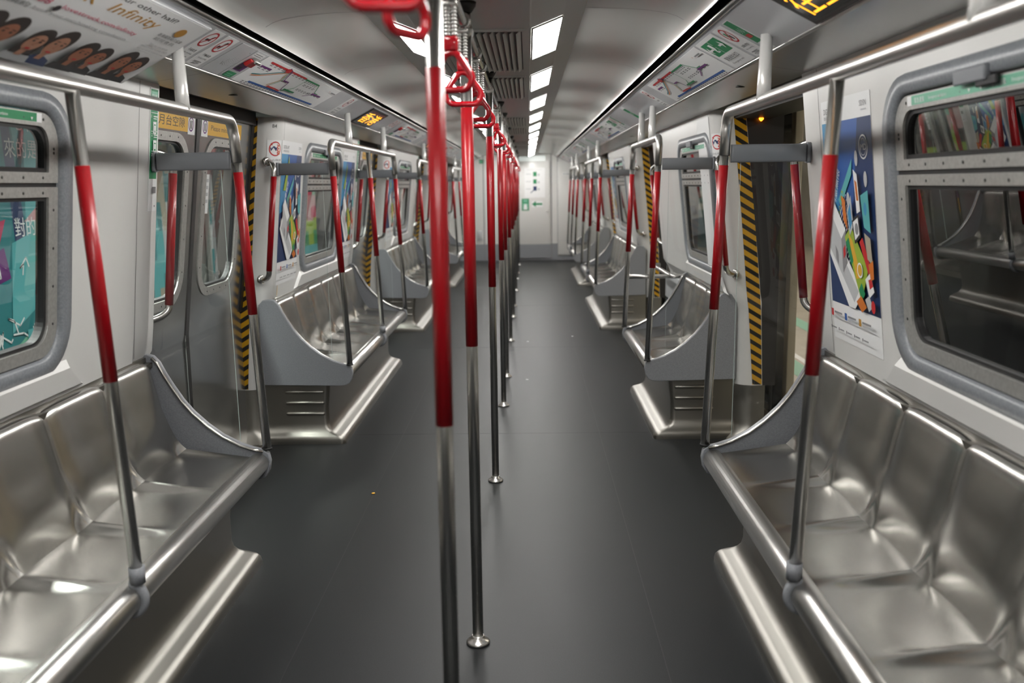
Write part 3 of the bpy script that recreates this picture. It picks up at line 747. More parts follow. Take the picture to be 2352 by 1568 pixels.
# ------------------------------------------------------------------ ceiling lights and vents
def light_proto(label, loc, s):
    ang = math.atan2(2.149-2.104, .322-.205)
    M = Matrix.Translation(loc) @ (Matrix.Rotation(pi, 4, 'Z') if s < 0 else Matrix.Identity(4)) @ Matrix.Rotation(-ang, 4, 'Y')
    root = thing('ceiling_light', label, 'light', group='square white ceiling lights', M=M)
    b = MB(); b.box(-.056, .056, -.405, .405, -.0045, -.001, M_LAMP); b.build('diffuser', root)
    b = MB(); b.ring(rr(-.062, .062, -.413, .413, .004, 2), rr(-.056, .056, -.405, .405, .002, 2), -.0065, M_ALU, -.0005); b.build('frame', root)
    return root
LY = [.97-1.44, .97, 2.41]+[3.85+1.44*k for k in range(11)]
for s in (-1, 1):
    for i, y in enumerate(LY):
        light_proto('%s white ceiling light panel on the %s of the aisle' % (ORD[i], SN[s]), (s*.2635, y, 2.1265), s)
vy = [4.0-4.32, 5.44-4.32]+[4.0, 5.44, 8.32, 9.76, 12.64, 14.08]
def vent_proto(label, y):
    root = thing('ceiling_vent', label, 'vent', (0, y, 2.10), 0, 'slatted air vents in the ceiling')
    b = MB(); b.box(-.178, .178, -.575, .575, -.0015, -.0005, M_DARK); b.build('backing', root)
    b = MB(); b.ring(rr(-.185, .185, -.585, .585, .006, 2), rr(-.172, .172, -.565, .565, .004, 2), -.008, M_CEIL2, -.0005); b.build('frame', root)
    for i in range(14):
        x = -.156+i*.024; b = MB()
        b.poly([(x-.006, -.565, -.0165), (x+.010, -.565, -.0025), (x+.010, .565, -.0025), (x-.006, .565, -.0165)], M_CEIL2)
        b.poly([(x-.006, -.565, -.0165), (x-.006, .565, -.0165), (x-.0045, .565, -.0175), (x-.0045, -.565, -.0175)], M_CEIL2); b.poly([(x+.0115, -.565, -.0035), (x+.0115, .565, -.0035), (x-.0045, .565, -.0175), (x-.0045, -.565, -.0175)][::-1], M_CEIL2)
        b.build('slat', root)
    return root
v0 = vent_proto('first slatted air vent in the middle of the ceiling', vy[2])
for i, y in enumerate(vy[3:], 1): dup(v0, '%s slatted air vent along the middle of the ceiling' % ORD[i], (0, y, 2.10))

# ------------------------------------------------------------------ overhead signs
V0, V1 = (.965-1.008)/.8835, (.965-.846)/.8835          # sign band in v: -.0487 .. .1347
def sgn(name, label, cat, s, ya, yb, fn, group=None, h=.0012, v0=V0, v1=V1, base=None, off=.0008):
    b = MB(); w = yb-ya; b.board(0, w, v0, v1, base or M_WHITE, h); b.lay = max(0, int((h-.0012)/.00025)+1); fn(b, w)
    return tag(b.build(name, M=signM(s, ya if s < 0 else yb, off)), label, cat, group)
def no_circle(b, u, v, r, kind=0):
    b.ringp(u, v, r, r*.17, M_PRED)
    if kind == 0: b.rect(u-r*.55, u+r*.35, v-r*.15, v+r*.1, M_INK); b.line([(u+.1*r, v+.25*r), (u+.3*r, v+.5*r), (u+.5*r, v+.4*r)], r*.08, M_INK)
    elif kind == 1: b.pp([(u-.1*r, v-.5*r), (u+.1*r, v-.5*r), (u+.4*r, v+.5*r), (u+.05*r, v+.55*r)], M_INK); b.rect(u-.6*r, u-.25*r, v-.35*r, v-.05*r, M_INK)
    else: b.rect(u-.4*r, u, v-.1*r, v+.45*r, M_GREEN); b.rect(u+.05*r, u+.4*r, v-.55*r, v+.0*r, M_INK)
    b.line([(u-.62*r, v-.62*r), (u+.62*r, v+.62*r)], r*.15, M_PRED)
def f_smoke(kind, t1, t2):
    def fn(b, w):
        no_circle(b, w/2, .085, min(.042, w*.42), kind); b.text(t1, w/2, .012, .014, M_INK, align='c', w=w*.6); b.text(t2, w/2, -.006, .010, M_INK, align='c', w=w*.66); b.rect(w*.22, w*.78, -.022, -.018, M_MGREY); b.rect(w*.26, w*.74, -.032, -.028, M_MGREY)
    return fn
MAPN = []
def f_map(b, w):
    r = random.Random(5); L = w/1.41
    def Lx(*p): return [(x*L, -.0487+y*.1834) for x, y in p]
    b.line(Lx((.10, .88), (.70, .88)), 0.0111, M_PRED); b.line(Lx((.06, .68), (.20, .68)), 0.0111, M_PURP)
    b.line(Lx((.17, .12), (1.30, .12)), 0.0111, M_BLUE); b.line(Lx((.70, .86), (.98, .86)), 0.0097, M_GREEN)
    b.line(Lx((.98, .86), (1.08, .55), (1.15, .55)), 0.0052, M_GREEN); b.line(Lx((1.06, .5), (1.24, .5)), 0.0111, M_PURP); b.line(Lx((1.10, .5), (.98, .30)), 0.0052, M_PURP)
    b.line(Lx((.36, .80), (.16, .45), (.08, .38)), 0.0065, M_TEAL); b.line(Lx((.39, .80), (.18, .42), (.09, .33)), 0.0052, M_ORNG)
    b.line(Lx((.40, .80), (.44, .5), (.38, .22)), 0.0065, M_GOLD); b.line(Lx((.42, .78), (.46, .5), (.40, .2)), 0.0052, M_GREEN)
    b.line(Lx((.36, .96), (.42, .9), (.48, .55), (.56, .55), (.60, .22)), 0.0078, M_PURP); b.line(Lx((.62, .2), (.72, .45), (.72, .84)), 0.0052, M_GREEN)
    b.line(Lx((.40, .2), (.52, .2), (.60, .18)), 0.0091, M_PRED); b.line(Lx((.62, .30), (.80, .30)), 0.0111, M_GREEN); b.rect(.34*L, .40*L, .10, .125, M_PRED)
    for y, x0, x1, st in ((.02, .10, 1.30, .045), (.78, .12, .68, .06), (.74, .74, .98, .04), (.58, .05, .22, .06), (.42, 1.0, 1.25, .07), (.40, .78, 1.0, .05), (.62, .78, .98, .06)):
        x = x0
        while x < x1:
            for q in (0, 1): b.rect(x*L, (x+st*.62)*L, -.0487+.1834*(y+q*.045), -.0487+.1834*(y+q*.045+.026), M_MGREY, .0014)
            x += st
    b.disc(1.24*L, .105, .004, .004, M_ORNG, 8); b.rect(1.28*L, 1.38*L, .098, .106, M_MGREY)
def f_exit(b, w):
    for e in (.0,): pass
    b.rect(.03, w-.03, .035, .118, M_GREEN); c = w/2
    b.line([(c, .036), (c, .117)], .004, M_WHITE)
    b.rect(c-.05, c-.018, .05, .105, M_WHITE); b.line([(c-.03, .06), (c+.0, .085), (c+.03, .10)], .010, M_GREEN)
    for e in (-1, 1):
        u = c+e*.085; b.line([(u-e*.03, .076), (u+e*.02, .076)], .010, M_WHITE); b.pp([(u+e*.03, .076), (u+e*.004, .10), (u+e*.004, .052)][::e], M_WHITE)
    b.text('緊急逃生出口', c, -.004, .026, M_INK, align='c', w=w*.62); b.text('Emergency exit', c, -.028, .012, M_INK, align='c', w=w*.55)
def f_led(ch):
    def fn(b, w):
        b.rect(.03, w-.03, -.035, .118, M_LEDBG)
        vs, fs, (W, H) = text_polys(ch); n = b.nl()
        h = .115; sx = (w-.10)/W; sy = h/H
        b.text(ch, .05, -.018, h, M_LED, w=w-.10)
    return fn
def f_speaker(b, w):
    for i in range(9):
        for j in range(7):
            a = (j-3)/3*1.1; r = .012+i*.009
            b.disc(w/2+sin(a)*r, -.02+cos(a)*r*.9+.02, .0016, .0016, M_INK, 6)
    b.disc(w*.6, .118, .003, .003, M_INK, 8)
def f_call(b, w):
    b.rect(.015, w-.015, .100, .128, M_WHITE); b.rect(.02, w-.03, .106, .110, M_MGREY); b.rect(.02, w-.03, .116, .120, M_MGREY)
    b.rect(.03, w-.02, .005, .06, M_PURP); b.rect(.035, w-.05, .01, .03, M_INK); b.rect(.02, w-.02, -.042, -.008, M_GREEN); b.rect(.03, w-.04, -.025, -.021, M_LGREEN); b.rect(.03, w-.04, -.035, -.031, M_LGREEN)
def advert(b, w):
    # seen from the aisle: u runs down the car, v rises to the ceiling
    E = w-.03
    b.text('meet your other half?', E-.205, .096, .024, M_INK, w=.57, align='r')
    b.text('LOVESTRUCK', E-.64, .050, .046, M_GOLD, w=.55, align='r'); b.text('Infinity', E-.27, .040, .050, M_GOLD, w=.30, align='r', shear=.35)
    b.text('lovestruck.com/infinity', E-.30, -.002, .020, M_PINK, w=.42, align='r'); b.text('+852 8143 5388', E-.78, .0, .022, M_PINK, w=.38, align='r')
    b.text('book your matchmaking consultation', E-.31, -.030, .013, M_MGREY, w=.50, align='r'); b.text('即刻預約', E-.83, -.030, .018, M_INK, w=.18, align='r')
    b.disc(E-.11, .078, .030, .021, M_GOLD); b.text('香港國際婚介協會', E-.03, .038, .014, M_INK, w=.18, align='r'); b.text('認可會員', E-.05, .018, .013, M_INK, w=.15, align='r')
    b.text('Take our one minute', E-.04, -.008, .010, M_MGREY, w=.14, align='r'); b.text('matchmaker is your 24/7', E-.02, -.024, .010, M_MGREY, w=.19, align='r'); b.text('and we are in touch for you', E-.02, -.038, .009, M_MGREY, w=.19, align='r')
    b.disc(E-.74, .0, .014, .012, M_INK)
    r = random.Random(3); u = E-.03
    for i in range(13):                                  # row of portraits along the lower edge
        h = .075+r.random()*.025; ww = .044; c = u-.05; v0 = -.203
        sk = M_SKIN if r.random() < .5 else M_SKIN2; dk = M_INK if r.random() < .6 else r.choice([M_NAVY, M_LGREY, M_PRED])
        b.pp([(c-.075, v0), (c+.075, v0), (c+.058, v0+.028), (c+.02, v0+.04), (c-.02, v0+.04), (c-.058, v0+.028)], dk)
        b.disc(c, v0+.048+h*.62, ww*1.12, h*.58, M_HAIR, 20)
        if i % 2: b.pp([(c-ww*1.1, v0+.03), (c+ww*1.1, v0+.03), (c+ww*1.1, v0+.09), (c-ww*1.1, v0+.09)], M_HAIR)
        b.rect(c-.014, c+.014, v0+.025, v0+.06, sk); b.disc(c, v0+.045+h*.46, ww*.84, h*.44, sk, 20)
        for e in (-1, 1): b.disc(c+e*.015, v0+.05+h*.50, .006, .004, M_HAIR, 8); b.line([(c+e*.008, v0+.05+h*.62), (c+e*.023, v0+.05+h*.61)], .003, M_HAIR)
        b.line([(c, v0+.05+h*.48), (c-.004, v0+.05+h*.32), (c+.004, v0+.05+h*.31)], .003, M_SKIN2); b.disc(c, v0+.046+h*.17, .013, .004, M_PRED, 10)
        u -= .098+.05*(i % 2)
def wide_ad(s, ya, yb, label, fn, base=M_WHITE):
    root = thing('overhead_advert', label, 'advert', M=signM(s, ya if s < 0 else yb, .004), group='wide advert panels above the benches')
    w = yb-ya; b = MB(); b.box(0, w, -.212, .142, 0, .016, M_PANEL, .004); b.build('tray', root)
    b = MB(); b.board(.012, w-.012, -.204, .136, base, .0172); b.lay = 66; fn(b, w); b.build('print', root)
    return root
wide_ad(-1, .95, 3.08, 'wide white dating advert with gold lettering and a row of smiling portraits', advert)
GS = 'notices on the overhead panels'
for k, yg in enumerate(YG):
    d = yg-4.51
    sgn('route_map', 'railway line map above the %s doorway on the left' % ORD[k], 'map', -1, 3.80+d, 5.215+d, f_map, 'route maps above the doors')
    sgn('route_map', 'railway line map above the %s doorway on the right' % ORD[k], 'map', 1, 3.745+d, 5.16+d, f_map, 'route maps above the doors')
    sgn('no_smoking_sign', 'no smoking notice before the %s left map' % ORD[k], 'sign', -1, 3.155+d, 3.262+d, f_smoke(0, '不准吸煙', 'No smoking'), GS)
    sgn('no_eating_sign', 'no eating or drinking notice before the %s left map' % ORD[k], 'sign', -1, 3.29+d, 3.41+d, f_smoke(1, '不准飲食', 'No eating or drinking'), GS)
    sgn('speaker_grille', 'round-holed loudspeaker grille before the %s left map' % ORD[k], 'speaker', -1, 3.452+d, 3.625+d, f_speaker, GS, base=M_PANEL)
    r = sgn('emergency_call_unit', 'emergency call unit with red cover beside the %s left map' % ORD[k], 'alarm', -1, 3.645+d, 3.785+d, f_call, GS, base=M_PANEL)
    b = MB(); b.box(.03, .11, .052, .088, .002, .016, M_PRED, .004); b.build('red_cover', r)
    b = MB(); b.box(.045, .10, .085, .102, .002, .028, M_CHROME, .006); b.build('flap', r)
    sgn('no_entry_sign', 'narrow white prohibition notice after the %s left map' % ORD[k], 'sign', -1, 5.57+d, 5.735+d, f_smoke(0, '請勿倚門', 'Do not lean'), GS)
    sgn('exit_notice', 'green emergency exit notice with running figure by the %s right map' % ORD[k], 'sign', 1, 3.415+d, 3.715+d, f_exit, GS, v0=-.0487)
    sgn('no_flyposting_sign', 'white prohibition notice with red ring before the %s right map' % ORD[k], 'sign', 1, 3.25+d, 3.385+d, f_smoke(2, '請勿', 'No hawking'), GS)
    def f_tape(b, w): b.rect(.0, w, -.0487, .134, M_GREEN) if 0 else b.rect(.003, w-.003, .0, .132, M_GREEN); b.text('小心', w/2, .06, .03, M_WHITE, align='c', w=w*.6); b.rect(w*.2, w*.8, .03, .05, M_PRED); b.pp([(w*.3, -.02), (w*.7, -.02), (w*.5, -.005)], M_GREEN)
    sgn('safety_notice', 'narrow green and white notice before the %s right map' % ORD[k], 'sign', 1, 3.145+d, 3.215+d, f_tape, GS)
    sgn('no_entry_sign', 'narrow white prohibition notice after the %s right map' % ORD[k], 'sign', 1, 5.40+d, 5.52+d, f_smoke(0, '請勿倚門', 'Do not lean'), GS)
    if k < 3: sgn('exit_strip', 'slim green exit strip past the %s right map' % ORD[k], 'sign', 1, 6.55+d, 6.68+d, lambda b, w: (b.rect(.01, w-.01, -.03, .11, M_GREEN), b.text('EXIT', w/2, .03, .03, M_WHITE, align='c', w=w*.6)), GS)
sgn('led_display', 'amber dot display on the left overhead panel above the second bench', 'display', -1, 6.33, 6.98, f_led('香港'), base=M_DARK, h=.006)
sgn('led_display', 'amber dot display above the front right bench, cut by the top edge', 'display', 1, 2.02, 2.70, f_led('往荃灣綫'), base=M_DARK, h=.006)
sgn('led_display', 'amber dot display over the third left bench', 'display', -1, 10.65, 11.3, f_led('中環'), base=M_DARK, h=.006)

# ------------------------------------------------------------------ wall posters and stickers
def f_poster(b):
    W, H = .48, .868
    b.board(-W/2, W/2, 0, H, M_WHITE, .0012); P = lambda x, y: (-W/2+x*W, y*H)
    def q(mt, *p): b.pp([P(x, y) for x, y in p], mt)
    q(M_SKY, (0, .16), (.42, .16), (.42, .91), (0, .91)); q(M_BLUE, (.25, .16), (1, .16), (1, .91), (.30, .91)); q(M_NAVY, (.0, .16), (1, .16), (1, .60), (.0, .50)); q(M_NAVY, (.55, .5), (1, .5), (1, .91), (.75, .91))
    b.text('DIGITAL ART', -W/2+.03, H*.945, .020, M_INK, w=.13); b.text('數碼藝術教室', -W/2+.03, H*.922, .013, M_MGREY, w=.13); b.text('SDSN', W/2-.03, H*.95, .018, M_MGREY, w=.06, align='r'); b.rect(W/2-.08, W/2-.03, H*.935, H*.939, M_LGREY)
    b.ringp(W/2-.075, H*.80, .040, .005, M_WHITE); b.text('IMD', W/2-.075, H*.788, .020, M_WHITE, align='c', w=.055); b.ringp(W/2-.075, H*.80, .028, .002, M_WHITE)
    for x, y in ((.70, .76), (.86, .68), (.50, .60), (.08, .44)): b.disc(P(x, y)[0], P(x, y)[1], .015, .026, M_LGREY, 16)
    q(M_LIME, (.12, .66), (.34, .90), (.36, .84), (.24, .66)); q(M_AQUA, (.30, .60), (.62, .76), (.60, .70), (.34, .57))
    b.text('創意無限', P(.22, .56)[0], P(.22, .56)[1], .034, M_WHITE, rot=radians(62), w=.15); b.text('2018.5', P(.32, .53)[0], P(.32, .53)[1], .022, M_LIME, rot=radians(62), w=.10)
    for i in range(11): b.line([P(.30+i*.018, .53-i*.018), P(.46+i*.010, .62-i*.020)], .0035, M_WHITE)
    # white isometric tablet, building and coloured blocks
    q(M_WHITE, (.0, .40), (.14, .50), (.72, .24), (.55, .165), (.42, .165)); q(M_LGREY, (.06, .40), (.14, .46), (.64, .24), (.54, .19))
    q(M_LGREY, (.10, .56), (.34, .44), (.34, .30), (.12, .42)); q(M_WHITE, (.10, .56), (.20, .60), (.44, .48), (.34, .44)); q(M_MGREY, (.34, .44), (.44, .48), (.44, .35), (.34, .30)); q(M_MGREY, (.2, .41), (.25, .385), (.25, .33), (.2, .355)); q(M_PRED, (.37, .40), (.42, .42), (.42, .38), (.37, .36))
    q(M_LIME, (.42, .45), (.56, .50), (.86, .34), (.70, .20)); q(M_YEL, (.50, .47), (.58, .44), (.72, .30), (.62, .29)); q(M_GREEN, (.44, .43), (.50, .45), (.58, .36), (.53, .34)); q(M_GREEN, (.66, .25), (.72, .28), (.78, .24), (.71, .205))
    q(M_ORNG, (.40, .62), (.47, .60), (.50, .48), (.42, .52)); q(M_LGREY, (.50, .56), (.60, .62), (.62, .50), (.54, .46)); q(M_SKY, (.52, .55), (.58, .59), (.60, .51), (.55, .48)); q(M_INK, (.60, .52), (.74, .55), (.76, .46), (.64, .43)); q(M_WHITE, (.62, .515), (.72, .535), (.74, .47), (.65, .445)); b.disc(*P(.69, .49), .017, .02, M_MGREY, 12)
    q(M_WHITE, (.68, .72), (.75, .70), (.78, .56), (.71, .55)); q(M_ORNG, (.70, .68), (.74, .67), (.76, .60), (.72, .60)); q(M_AQUA, (.80, .62), (.94, .64), (.96, .48), (.84, .50)); b.disc(*P(.88, .57), .014, .022, M_SKY, 12)
    q(M_PRED, (.74, .44), (.80, .46), (.94, .34), (.88, .32)); q(M_BEIGE, (.84, .48), (.95, .46), (.97, .36), (.88, .38)); b.ringp(*P(.72, .33), .026, .006, M_WHITE); b.disc(*P(.72, .33), .019, .019, M_YEL, 14)
    q(M_ORNG, (.62, .20), (.72, .23), (.82, .19), (.72, .163)); q(M_WHITE, (.82, .30), (.92, .33), (.98, .26), (.88, .23)); q(M_PRED, (.88, .30), (.94, .31), (.96, .28), (.9, .265)); q(M_LGREY, (.80, .22), (.88, .24), (.94, .20), (.86, .175)); q(M_ORNG, (.90, .36), (.99, .38), (.99, .31), (.93, .30)); b.disc(*P(.95, .20), .018, .022, M_PRED, 12)
    # sponsors band
    for x, mt in ((.06, M_PRED), (.36, M_BLUE), (.66, M_GOLD)):
        q(mt, (x, .105), (x+.05, .105), (x+.05, .135), (x, .135)); q(M_MGREY, (x+.07, .12), (x+.24, .12), (x+.24, .128), (x+.07, .128)); q(M_LGREY, (x+.07, .107), (x+.26, .107), (x+.26, .113), (x+.07, .113))
    for i in range(5): q(M_INK, (.05+i*.17, .05), (.065+i*.17, .05), (.065+i*.17, .062), (.05+i*.17, .062)); q(M_MGREY, (.075+i*.17, .053), (.17+i*.17, .053), (.17+i*.17, .059), (.075+i*.17, .059))
def poster(s, y, lab):
    b = MB(); f_poster(b); b2 = tag(b.build('wall_poster', M=wallM(s, y, .965, .001)), lab, 'poster', 'blue art event posters'); return b2
p0 = poster(1, 3.21, 'blue poster with white building and coloured blocks beside the front right window')
for s, y, lab in ((-1, 5.74, 'blue art poster on the left wall behind the second bench'), (-1, 10.06, 'blue art poster at the start of the third left bench'), (-1, 7.57, 'blue art poster at the far end of the second left bench'), (1, 11.85, 'blue art poster at the far end of the third right bench')):
    dup(p0, lab, M=wallM(s, y, .965, .001))
b = MB(); b.board(-.19, .19, 0, .93, M_WHITE, .004); tag(b.build('blank_board', M=wallM(1, 5.70, 1.0, .001)), 'blank glossy white board on the right wall by the short bench', 'board')
def f_green(b):
    b.board(-.028, .028, -.47, .0, M_WHITE, .0012); b.rect(-.024, .024, -.345, -.004, M_GREEN); b.rect(-.020, .020, -.07, -.012, M_LGREEN)
    b.text('緊急設備', 0, -.034, .012, M_WHITE, align='c', w=.034); b.text('Emergency', 0, -.055, .008, M_WHITE, align='c', w=.034)
    for v, t in ((-.13, '1'), (-.20, '2'), (-.275, '3')):
        b.text(t, -.020, v+.018, .012, M_WHITE); b.rect(-.006, .020, v+.022, v+.026, M_WHITE); b.rect(-.006, .016, v+.014, v+.017, M_WHITE); b.rect(-.008, .014, v-.042, v+.004, M_WHITE); b.rect(-.004, .010, v-.036, v-.006, M_GREEN); b.rect(-.002, .008, v-.030, v-.010, M_WHITE); b.rect(-.024, .024, v+.036, v+.038, M_WHITE)
    b.rect(-.012, .012, -.40, -.375, M_MGREY); b.disc(.004, -.45, .003, .004, M_INK, 8)
for k, s in ((0, -1), (1, -1), (2, -1)):
    b = MB(); f_green(b); b.v = [(u*1.4, v, n) for u, v, n in b.v]; tag(b.build('emergency_door_strip', M=wallM(s, YG[k]-.895, 1.935, .001)), 'tall green instruction strip on the column before the %s left doorway' % ORD[k], 'sign', 'green emergency strips')
def f_hand(b):
    for i in range(8): b.board(-.052+i*.013, -.039+i*.013, -.10, .05, M_WHITE)
    b.ringp(0, 0, .042, .007, M_PRED); b.pp([(-.035, .006), (-.01, .016), (.012, .004), (.004, -.012), (-.03, -.012)], M_NAVY)
    for i in range(4): b.line([(.010, .024-i*.016), (.022, .016-i*.016), (.010, .010-i*.016)], .005, M_PRED); b.line([(.018, .024-i*.016), (.030, .016-i*.016)], .003, M_YEL)
    b.line([(-.03, .03), (.03, -.03)], .006, M_PRED); b.text('小心玩手', 0, -.070, .012, M_INK, align='c', w=.09); b.rect(-.045, .045, -.085, -.081, M_MGREY)
def wrap(b, s, yw, zc, a0, name):                        # bend a flat print round the far door column
    out = []
    for u, v, n in b.v:
        z = zc+v; a = radians(a0)+s*u/.1; r = .1+n+.0006
        out.append((s*(Wx(z)+.1-r*cos(a)), yw-.05-r*sin(a), z))
    b.v = out
    return b.build(name)
for s in (-1, 1):
    for k in range(3):
        b = MB(); f_hand(b)
        b2 = MB(); b2.mats = b.mats
        tag(wrap(b, s, YB[k+1]-HALF+.15, 1.775, 38, 'hand_warning_sign'), 'square mind-your-hands sticker on the column past the %s %s doorway' % (ORD[k], SN[s]), 'sign', 'hand warning stickers')
b = MB(); b.board(-.022, .022, -.014, .014, M_WALL, .0006); b.text('B4', 0, -.010, .020, M_INK, align='c'); tag(wrap(b, -1, YB[1]-HALF+.15, 1.905, 45, 'door_number'), 'door number B4 high on the column past the first left doorway', 'sign')

# ------------------------------------------------------------------ wheelchair bay rails on the right
root = thing('lean_rail', 'steel lean rail in the wheelchair bay beyond the short right bench', 'rail', (1.1, 7.3, .86))
b = MB(); b.tube([(-.165, -.475, 0), (.14, -.475, 0)], .016, M_CHROME, 14); b.build('cross_bar', root)
b = MB(); b.tube([(.20, .50, .0), (.155, .47, 0), (.145, .42, 0), (.145, -.44, 0), (.155, -.465, 0), (.235, -.475, 0)], .018, M_CHROME, 14); b.build('wall_bar', root)
b = MB(); b.box(.246, .262, -.45, .45, -.26, -.05, M_LGREY, .006); b.build('back_pad', root)

# ------------------------------------------------------------------ litter on the floor
for i, (x, y, c, lab) in enumerate(((-.62, 4.47, M_YEL, 'tiny yellow scrap on the floor by the second left bench'), (.165, 7.2, M_WHITE, 'small white paper scrap in the aisle'), (.63, 9.3, M_WHITE, 'white crumb of litter near the right benches'), (.17, 9.0, M_WHITE, 'round white crumb beside the pole feet'))):
    b = MB(); b.lathe([(.004, 0), (.011, .002), (.009, .004), (.002, .005)], (0, 0, 0), c, 7); tag(b.build('litter_scrap', M=Matrix.Translation((x, y, .001))), lab, 'litter')

# ------------------------------------------------------------------ amber indicator in each open doorway
for k, yg in enumerate(YG):
    root = thing('door_indicator_lamp', 'glowing amber indicator high in the dark edge of the %s right doorway' % ORD[k], 'lamp', (1.525, yg+.8885, 1.915), 0, 'amber indicators in the open doorways')
    b = MB(); b.lathe([(.016, 0), (.016, -.006), (.012, -.008)], (0, 0, 0), M_BLK, 14, 'y'); b.build('bezel', root)
    b = MB(); b.tube([(0, -.009, -.026), (0, -.013, -.016), (0, -.013, .016), (0, -.009, .026)], [.004, .013, .013, .004], M_AMBER, 12); b.build('lens', root)

# ================================================================== outside: trackside on the left, platform on the right
def outside():
    b = MB(); b.box(-3.5, -3.3, -2, 30, -1.0, 3.2, M_TRACK); struct(b.build('trim_50'), 'tiled trackside wall left of the train')
    b = MB(); b.box(-3.5, -1.65, -2, 30, -1.02, -1.0, M_TRACK); struct(b.build('trim_51'), 'dark track bed left of the train')
    def bill(y0, y1, z0, z1, lab, fn, base):
        root = thing('trackside_billboard', lab, 'billboard', M=planeM((-3.29, y0, z0), (0, 1, 0), (0, 0, 1)), group='billboards outside the left windows')
        w, h = y1-y0, z1-z0; b = MB(); b.ring(rr(-.05, w+.05, -.05, h+.05, .01, 2), rr(0, w, 0, h, .005, 2), .04, M_ALU, 0); b.build('frame', root)
        b = MB(); b.board(0, w, 0, h, base, .01); b.lay = 40; fn(b, w, h); b.build('print', root)
    def teal(b, w, h):
        q = lambda mt, *p: b.pp([(x*w, y*h) for x, y in p], mt)
        q(M_AQUA, (.0, .55), (.5, .5), (.62, 1), (0, 1)); q(M_TEAL, (.36, .3), (.60, .35), (.50, 1), (.44, 1)); q(M_NAVY, (.50, .42), (.56, .45), (.52, .82), (.48, .82)); q(M_AQUA, (.55, .45), (1, .55), (1, 1), (.62, 1))
        q(M_PPINK, (.55, .52), (.72, .62), (.72, .52)); q(M_PINK, (.30, .50), (.46, .53), (.40, .42), (.30, .40)); q(M_PURP, (.34, .42), (.44, .45), (.46, .36), (.36, .34))
        q(M_AQUA, (.44, .20), (.62, .28), (.64, .50), (.48, .46)); q(M_SKY, (.0, .1), (.3, .1), (.3, .5), (0, .45)); q(M_LGREEN, (.30, 0), (.75, 0), (.72, .16), (.5, .18), (.34, .10))
        for t, x, y, hh in (('心情', .54, .83, .15), ('來的是否', .49, .75, .13), ('你們', .62, .76, .10), ('對的', .50, .52, .13)): b.text(t, x*w, y*h-.1, hh, M_WHITE)
        r = random.Random(9)
        for i in range(16):
            x, y = .28+r.random()*.40, .04+r.random()*.42; p = [(x*w, y*h)]
            for j in range(4): p.append((p[-1][0]+(r.random()-.3)*.22, p[-1][1]+(r.random()-.4)*.2))
            b.line(p, .012, M_WHITE)
        q(M_WHITE, (.57, .12), (.61, .13), (.62, .26), (.58, .27)); q(M_AQUA, (.50, .10), (.56, .10), (.55, .2), (.51, .2))
    def soft(cols, seed):
        def fn(b, w, h):
            r = random.Random(seed); n = int(6+w*3)
            for i in range(n):
                for j in range(9):
                    c = cols[min(len(cols)-1, int((j/9+r.uniform(-.22, .22))*len(cols)) if j else 0)] if r.random() < .75 else r.choice(cols)
                    x0, y0 = i*w/n, j*h/9; k = .5
                    b.pp([(min(w, max(0, x0+r.uniform(-k, k)*w/n)), y0), (min(w, x0+w/n*(1+r.random()*k)), y0), (min(w, x0+w/n*(1+r.random()*k)), min(h, y0+h/9*1.5)), (max(0, x0-r.random()*k*w/n), min(h, y0+h/9*1.5))], c, .0112+.00004*(i*9+j))
        return fn
    bill(4.9, 7.4, .15, 2.45, 'bluish green billboard with white brush characters outside the front left window', teal, M_TEAL)
    bill(8.1, 9.5, .1, 2.5, 'blurred beige and blue billboard seen through the near door pane', soft([M_TEAL, M_AQUA, M_TEAL, M_LGREY, M_BEIGE, M_BEIGE, M_LGREEN, M_MGREY], 2), M_TEAL)
    bill(9.9, 11.6, .1, 2.5, 'dim grey green billboard seen through the far door pane', soft([M_MGREY, M_TEAL, M_MGREY, M_LGREY], 3), M_MGREY)
    def bands(b, w, h):
        r = random.Random(4); rows = [M_YEL, M_PURP, M_AQUA, M_GREEN, M_LIME, M_INK, M_PPINK, M_PINK, M_PPINK, M_LGREEN, M_GREEN, M_LGREEN, M_WHITE]; n = int(w*3.2)
        for j, c in enumerate(rows):
            for i in range(n):
                m = c if r.random() < .72 else rows[max(0, min(len(rows)-1, j+r.choice((-1, 1, 2))))]
                x0 = i*w/n+r.uniform(-.08, .08); y0 = (j+r.uniform(-.3, .1))*h/len(rows)
                b.pp([(max(0, x0), max(0, y0)), (min(w, x0+w/n*1.3), max(0, y0)), (min(w, x0+w/n*1.3), min(h, y0+h/len(rows)*1.4)), (max(0, x0), min(h, y0+h/len(rows)*1.4))], m, .0112+.00002*(i+j*n))
    bill(12.2, 27.0, .1, 2.6, 'long green and pink billboard outside the rear left windows', bands, M_LGREEN)
    # platform on the right
    b = MB(); b.box(1.74, 7.0, -2, 34, -.3, -.01, M_CONC)
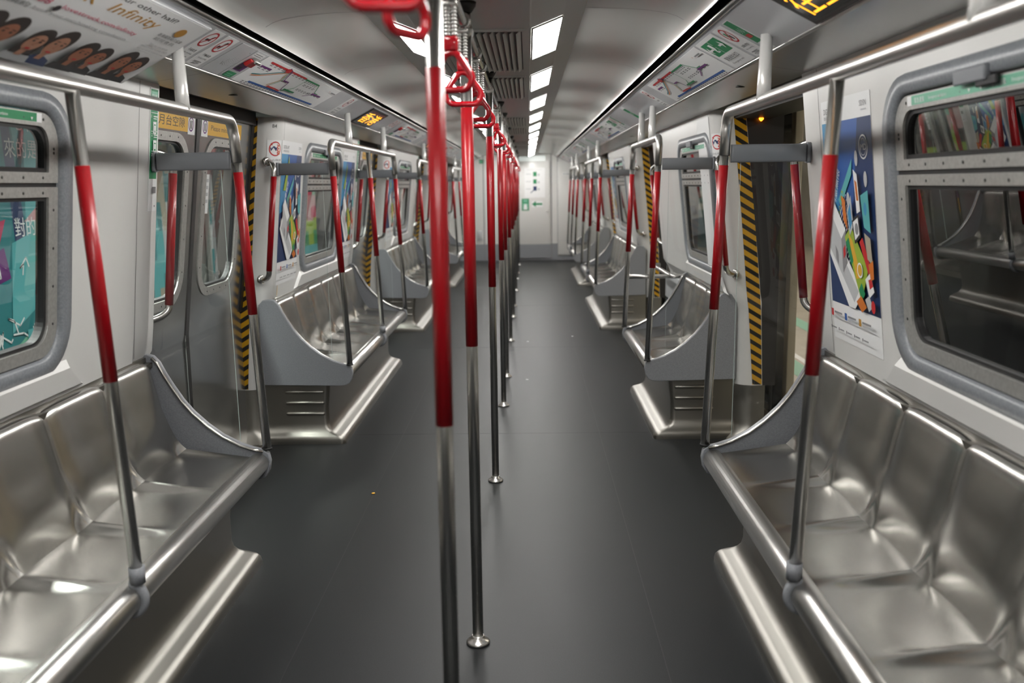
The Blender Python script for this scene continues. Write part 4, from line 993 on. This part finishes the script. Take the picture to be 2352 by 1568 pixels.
    for x in (2.35, 3.1): b.box(x, x+.18, -2, 34, -.0095, -.008, M_LGREEN)
    b.box(2.56, 2.62, -2, 34, -.0095, -.008, M_WHITE); struct(b.build('trim_52'), 'pale tiled platform floor with green guide lines right of the train')
    b = MB(); b.box(7.0, 7.2, -2, 34, -.3, 3.2, M_CONC); b.box(1.7, 7.2, -2, 34, 3.1, 3.2, M_CONC); struct(b.build('trim_53'), 'beige platform back wall and ceiling right of the train')
    for k, yg in enumerate(YG):
        y0, y1 = yg+1.15, yg+PITCH-1.2
        root = thing('platform_screen_panel', 'dark fixed platform screen panel past the %s right doorway' % ORD[k], 'platform screen', (1.86, (y0+y1)/2, 0), 0, 'platform screens outside the right windows')
        L = (y1-y0)/2
        b = MB(); b.box(-.05, -.02, -L+.09, L, .0, 2.5, M_PSD); b.build('panel', root)
        b = MB(); b.box(-.06, -.01, -L, -L+.09, .0, 2.6, M_BEIGE, .006); b.build('end_post', root)
        b = MB(); b.box(-.06, .04, -L+.09, L, 2.5, 2.6, M_MGREY, .008); b.build('top_rail', root)
        for t in range(3): b = MB(); b.box(-.062, -.05, -L+.35+t*.7, -L+.39+t*.7, 0, 2.5, M_MGREY); b.build('mullion', root)
    y0, y1 = YG[0]-PITCH+1.15, YG[0]-.2  # screen carried on across the opening to darken the window view
    b = MB(); b.box(1.845, 1.875, y0, y1, 0, 2.5, M_PSD); struct(b.build('trim_54'), 'dark platform screen, extended to darken the view through the front right window')
    for i, (x, y) in enumerate(((4.6, 12.5), (4.6, 17.5), (4.6, 22.5))):
        b = MB(); b.lathe([(.30, 0), (.30, 1.0), (.30, 1.02), (.30, 3.1)], (0, 0, 0), (M_ORNG, M_BEIGE, M_TEAL)[i], 24); b.lathe([(.305, .9), (.305, 1.05)], (0, 0, 0), M_WHITE, 24); b.lathe([(.305, 1.2), (.305, 1.35)], (0, 0, 0), M_WHITE, 24)
        tag(b.build('platform_column', M=Matrix.Translation((x, y, -.01))), '%s round platform column seen through the open doorway' % ORD[i], 'column', 'platform columns')
outside()
